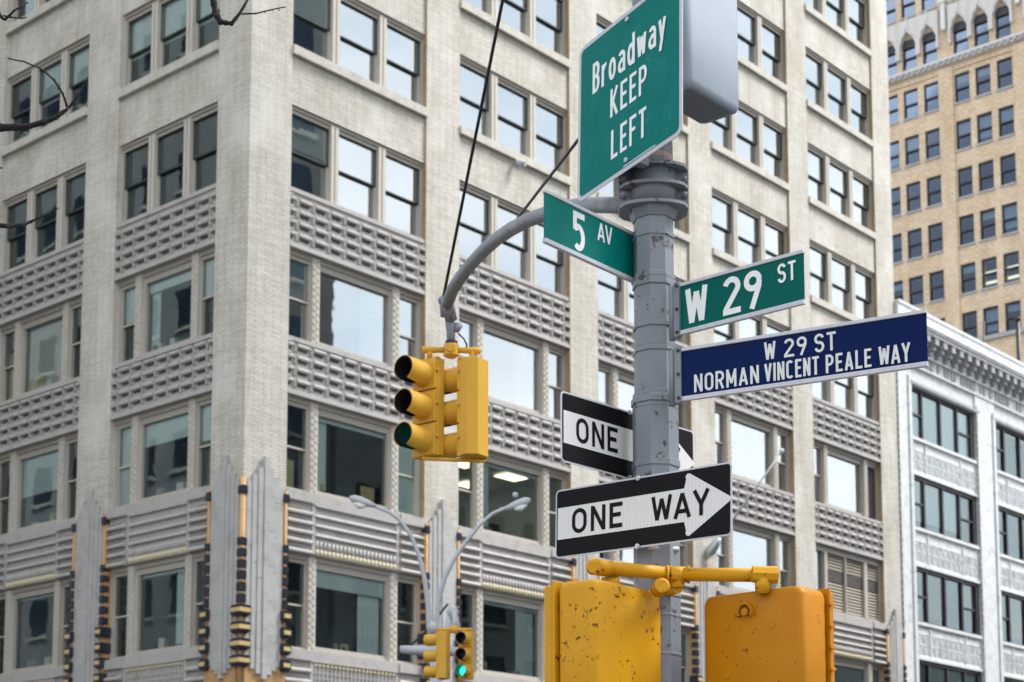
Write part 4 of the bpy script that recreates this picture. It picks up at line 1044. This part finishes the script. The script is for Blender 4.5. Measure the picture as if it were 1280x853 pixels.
MB().tube([dg*.15+Vector((.0,0,-.06)), dg*.15], .02, 8).build('neck', M['yellow2'], T1)
MB().tube([-dg*.15+Vector((.0,0,-.08)), -dg*.15], .02, 8).build('neck', M['yellow2'], T1)
zb = -.055-.705
MB().tube([dg*.20+Vector((0,0,zb-.018)), -dg*.20+Vector((.03,-.03,zb-.03))], .014, 8).build('bottom_bar', M['yellow2'], T1)
hg = MB(); hp_ = [hl(at(561,396,D1)), hl(at(562.5,404,D1)), hl(at(563.5,416,D1)), hl(at(564,432,D1))]
hg.tube(hp_, [.028,.034,.030,.03], 10); hg.build('hanger', M['pole'], T1)
hk = MB(); q0 = hl(at(564,412,D1)); q1 = hl(at(576,406,D1)); hk.tube([q0, hl(at(571,411,D1)), q1], [.022,.032,.02], 8).tube([hl(at(566,405.5,D1)), hl(at(577,405.5,D1))], .012, 6); hk.build('hanger_hook', M['pole'], T1)
MB().tube([hl(at(573,417,D1)), hl(at(580,424,D1)), hl(at(583.5,431,D1)), hl(at(583,434.5,D1))], .006, 6).build('cable', M['cable'], T1)
MB().tube([hp_[3]+Vector((0,0,.03)), hp_[3]], [.045,.045], 6, False).build('collar', M['black'], T1)

# distant signal, lamps
D2 = 25.0
hub2 = at(567,787,D2)
T2 = empty('traffic_signal', hub2, 'small yellow traffic signal with its green lamp lit in front of the corner building', 'traffic light')
cr = Vector((_r.x,_r.y,0))
MB().tube([-cr*.27, cr*.27], .022, 8).tube([(0,0,-.05),(0,0,.05)], .06, 8).build('cross_pipe', M['yellow2'], T2)
head(T2, cr*.175+Vector((0,0,-.03)), (-.90,-.42,0), sec=.235, lit=2)
head(T2, -cr*.19+Vector((0,0,-.03)), (-.25,.95,0), sec=.235)
MB().tube([-cr*.19+Vector((0,0,-.04)), -cr*.19], .02, 8).build('neck', M['yellow2'], T2)
MB().tube([cr*.175+Vector((0,0,-.04)), cr*.175], .02, 8).build('neck', M['yellow2'], T2)
MB().tube([(0,0,.03),(.02,0,.12),(.02,0,.28)], [.03,.04,.03], 8).build('hanger', M['lampgrey'], T2)
# street lamp with two arms
D3 = 26.0; base = at(545,812,D3)
SL = empty('street_lamp', (base.x,base.y,0), 'pale grey street lamp with two curved arms above the small traffic signal', 'street lamp')
def sl(px,py,dd=0): p = at(px,py,D3+dd); return (p.x-base.x, p.y-base.y, p.z)
MB().tube([(0,0,0),(0,0,base.z-2),(0,0,base.z+.15)], [.13,.10,.09], 12).build('pole', M['lampgrey'], SL)
MB().tube([sl(541,812),sl(536,780),sl(535,755),sl(531,725),sl(524,695),sl(514,670),sl(500,650),sl(486,640),sl(468,633)], [.047,.043,.040,.037,.034,.032,.029,.027,.025], 10).build('arm', M['lampgrey'], SL)
MB().tube([sl(549,812),sl(545,790),sl(548,750),sl(556,722),sl(567,700),sl(582,678),sl(600,656),sl(616,642),sl(634,634)], [.047,.043,.040,.037,.034,.032,.029,.027,.025], 10).build('arm', M['lampgrey'], SL)
def cobra(p, q):
    p, q = Vector(p), Vector(q); a = q-p
    hd_ = MB().tube([p, p+a*.25, p+a*.55, p+a*.85, q], [.028,.05,.070,.062,.025], 12)
    hd_.v = [(x,y,z+ (0 if z > (p.z+(q.z-p.z)*.5) else 0)) for x,y,z in hd_.v]
    o = hd_.build('lamp_head', M['lampgrey'], SL)
    MB().tube([p+a*.40-Vector((0,0,.045)), p+a*.62-Vector((0,0,.07)), p+a*.85-Vector((0,0,.045))], [.04,.06,.03], 10).build('lamp_glass', M['board'], o)
cobra(sl(470,633),sl(437,622)); cobra(sl(630,637),sl(663,624.5))
MB().ball(sl(644,619),.045).build('photocell', M['lampgrey'], SL)
for (x,y) in ((541,782),(566,763)): MB().tube([sl(x,y+12),sl(x,y+2),sl(x,y-6)], [.05,.10,.04], 10).build('camera_dome', M['lampgrey'], SL)
MB().tube([sl(564,765),sl(558,790),sl(552,805)], .05, 8).tube([sl(567,765),sl(573,790)], .05, 8).build('strut', M['lampgrey'], SL)
MB().tube([sl(500,812),sl(530,813.5),sl(575,815)], [.06,.085,.07], 10).build('cross_arm', M['lampgrey'], SL)
MB().tube([sl(500,818),sl(530,792),sl(560,755)], .018, 6).build('stay_wire', M['cable'], SL)

# ================================================================== YELLOW PEDESTRIAN SIGNALS
def ped(corner, wx, wy, h, label, hinge_side, face, mt='yellow'):
    """box with rounded edges. corner = near lower-left... wx, wy extents; z top = corner.z"""
    cx, cy = corner.x+wx/2, corner.y+wy/2
    e = empty('pedestrian_signal', (cx,cy,corner.z-h), label, 'pedestrian signal')
    poly = rrect(abs(wx),abs(wy),.03,5); rings = []
    for z,k in ((.0,.90),(.012,.975),(.03,1),(h-.035,1),(h-.014,.975),(h-.002,.93),(h,.88)): rings.append([(x*(1-(1-k)*.55),y*(1-(1-k)*1.1),z) for x,y in poly])
    MB().loft(rings, True, True).build('housing', M[mt], e)
    return e
PL = Vector((-23.394,-30.399,2.819)); PR = Vector((-22.843,-31.023,2.792))
HH = .47
eL = ped(PL, .462, .20, HH, 'scratched yellow pedestrian signal housing left of the pole', 0, 0)
MB().box(-.240,.240,.105,.118,-.01,HH+.012).build('door_flange', M['yellow'], eL, bevel=.004)
MB().box(-.228,.228,.118,.175,.0,HH).build('door', M['yellow'], eL, bevel=.012)
MB().box(-.19,.19,.175,.178,.04,HH-.04).build('lens', M['black'], eL)
MB().tube([(-.11,.10,HH),(-.11,.10,HH+.035)], .012, 6).tube([(-.16,.10,HH+.01),(-.06,.10,HH+.01)], .012, 6).build('hinge_lug', M['yellow'], eL)
eR = ped(PR, .195, .488, HH, 'smooth orange yellow pedestrian signal housing right of the pole', 0, 0, 'yellow3')
MB().box(.103,.116,-.252,.252,-.01,HH+.012).build('door_flange', M['yellow3'], eR, bevel=.004)
MB().box(.116,.16,-.240,.240,.0,HH).build('door', M['yellow3'], eR, bevel=.012)
MB().box(.16,.163,-.2,.2,.04,HH-.04).build('lens', M['black'], eR)
for i in range(5): MB().box(.09,.128,-.262,-.25,.05+i*.09,.062+i*.09).build('screw', M['yellow3'], eR)
kn = MB().tube([(-.098,.02,HH-.085),(-.118,.02,HH-.085)], .016, 12); kn.build('knob', M['yellow3'], eR)
hd3 = MB().loft([[(x0_,.02+r_*math.cos(a),HH-.085+r_*math.sin(a)) for a in [R(-30+240*j/12) for j in range(13)]] for x0_,r_ in ((-.097,.030),(-.122,.030),(-.122,.037),(-.097,.037))], False, True, False)
hd3.build('knob_hood', M['yellow3'], eR)
for (y,z) in ((.12,HH-.14),(-.10,HH-.15),(.12,.13)): MB().tube([(-.0965,y,z),(-.101,y,z)], .014, 10).build('boss', M['yellow3'], eR)
m = MB()
for i in range(7): m.ball((-.03,-.02+i*.035-.0,HH-.002),.014,8,4)
m.build('rivet_row', M['yellow3'], eR)
# bracket pipe carrying both
zt_ = 2.819
pL = at(752,709.5,7.08); pR = at(968,719.5,7.0); pM = at(846,718,7.2)
BR = empty('bracket_pipe', (pM.x,pM.y,pM.z), 'yellow pipe bracket clamped to the pole above the two pedestrian signals', 'bracket')
def bl_(p): return (p.x-pM.x,p.y-pM.y,p.z-pM.z)
MB().tube([bl_(pL),bl_(pM)], .029, 14).tube([bl_(pM),bl_(pR)], .029, 14).build('pipe', M['yellow'], BR)
pa = at(742,708.5,7.02)
MB().tube([bl_(pa),bl_(at(762,711.5,7.1))], [.036,.034], 12).tube([bl_(pa),bl_(pa+(pa-pL)*.1)],[.036,.024],12).build('end_cap', M['yellow'], BR)
MB().tube([bl_(at(940,718,7.0)),bl_(at(972,719,7.0))], [.035,.036], 8, False).build('end_tee', M['yellow'], BR)
MB().tube([bl_(at(764,722,7.1)),bl_(at(766,740,7.12))], [.034,.028], 10).tube([bl_(at(953,722,7.0)),bl_(at(953,742,7.0))], [.034,.03], 10).build('drop_nipple', M['yellow'], BR)
MB().tube([bl_(at(836,718,7.18)),bl_(at(861,718.5,7.2))], .034, 14).tube([bl_(at(833,718,7.18)),bl_(at(836,718,7.18))], .038, 14).tube([bl_(at(859,718.5,7.2)),bl_(at(862,718.5,7.2))], .038, 14).build('clamp_tee', M['yellow'], BR)
tk = at(847,734,7.2); MB().tube([bl_(at(846,722,7.2)), bl_(tk)], [.036,.030], 8, False).tube([bl_(tk), (PX-pM.x, PY-pM.y, tk.z-pM.z)], [.028,.028], 10).build('clamp_block', M['yellow'], BR)
q_ = at(827,733,7.05); MB().tube([bl_(q_), bl_(q_+Vector((.06,.06,0)))], [.034,.034], 12).tube([bl_(q_+Vector((-.01,-.01,0))), bl_(q_)], [.026,.036], 12).build('elbow', M['yellow'], BR)
for x in (838,860): MB().tube([bl_(at(x,707.5,7.18)), bl_(at(x,711,7.18))], .008, 6).build('bolt', M['yellow'], BR)

# ================================================================== BARE BRANCHES
D5 = 9.0
tr0 = at(-330, 400, D5)
TR = empty('street_tree', (tr0.x,tr0.y,0), 'dark bare twigs of a street tree reaching in at the upper left', 'tree')
def tl(px,py,d=D5): p = at(px,py,d); return (p.x-tr0.x,p.y-tr0.y,p.z)
MB().tube([(0,0,0),(.03,0,1.5),(-.02,.02,3.0),(.03,.0,4.6),(.0,.03,6.5),(.05,0,8.5)], [.17,.13,.11,.085,.05,.02], 12).build('trunk', M['bark'], TR)
random.seed(5)
def branch(pts, r0, r1, name='branch'):
    m = MB(); P_ = []
    for i in range(len(pts)-1):
        for t in (0,.5):
            a_ = pts[i]; b_ = pts[i+1]; P_.append((a_[0]+(b_[0]-a_[0])*t+random.uniform(-.7,.7), a_[1]+(b_[1]-a_[1])*t+random.uniform(-.7,.7)))
    P_.append(pts[-1]); W_ = [tl(x,y) for x,y in P_]; n = len(W_)
    rad = [(r0+(r1-r0)*i/(n-1))*random.uniform(.9,1.15) for i in range(n)]
    m.tube(W_, rad, 7)
    for i in range(1,n-1):
        m.ball(W_[i], rad[i]*1.25, 6, 4)
        if random.random() < .7:
            x,y = P_[i]; sx = random.choice((-1,1)); m.tube([tl(x,y), tl(x+random.uniform(-1,2), y+sx*random.uniform(2,4))], [rad[i]*.9, rad[i]*.45], 5)
    m.build(name, M['bark'], TR)
branch([(-330,330),(-200,230),(-60,165),(0,160),(38,158),(70,147),(85,136)], .028, .0085)
branch([(85,136),(96,122),(104,108),(110,96)], .0075, .0035, 'twig')
branch([(84,134),(78,118),(68,100),(50,86),(30,77),(10,73)], .0065, .0035, 'twig')
branch([(-330,420),(-200,350),(-80,290),(-20,279),(12,283),(30,280),(46,274)], .022, .0065)
branch([(46,274),(60,268),(73,260)], .0065, .003, 'twig'); branch([(46,275),(45,268)], .005, .003, 'twig')
branch([(-330,150),(-200,60),(-60,20),(-2,16),(5,25)], .022, .006)
branch([(5,25),(18,14),(35,3)], .007, .004, 'twig'); branch([(5,20),(20,23),(33,22)], .0045, .003, 'twig')
branch([(-330,60),(-100,-120),(150,-140),(255,-60),(266,-5),(268,15),(276,27),(289,29),(300,18),(312,-5)], .026, .006)
branch([(302,17),(320,17),(340,13),(357,9)], .0045, .003, 'twig')
branch([(-20,212),(3,210)], .006, .004, 'twig')
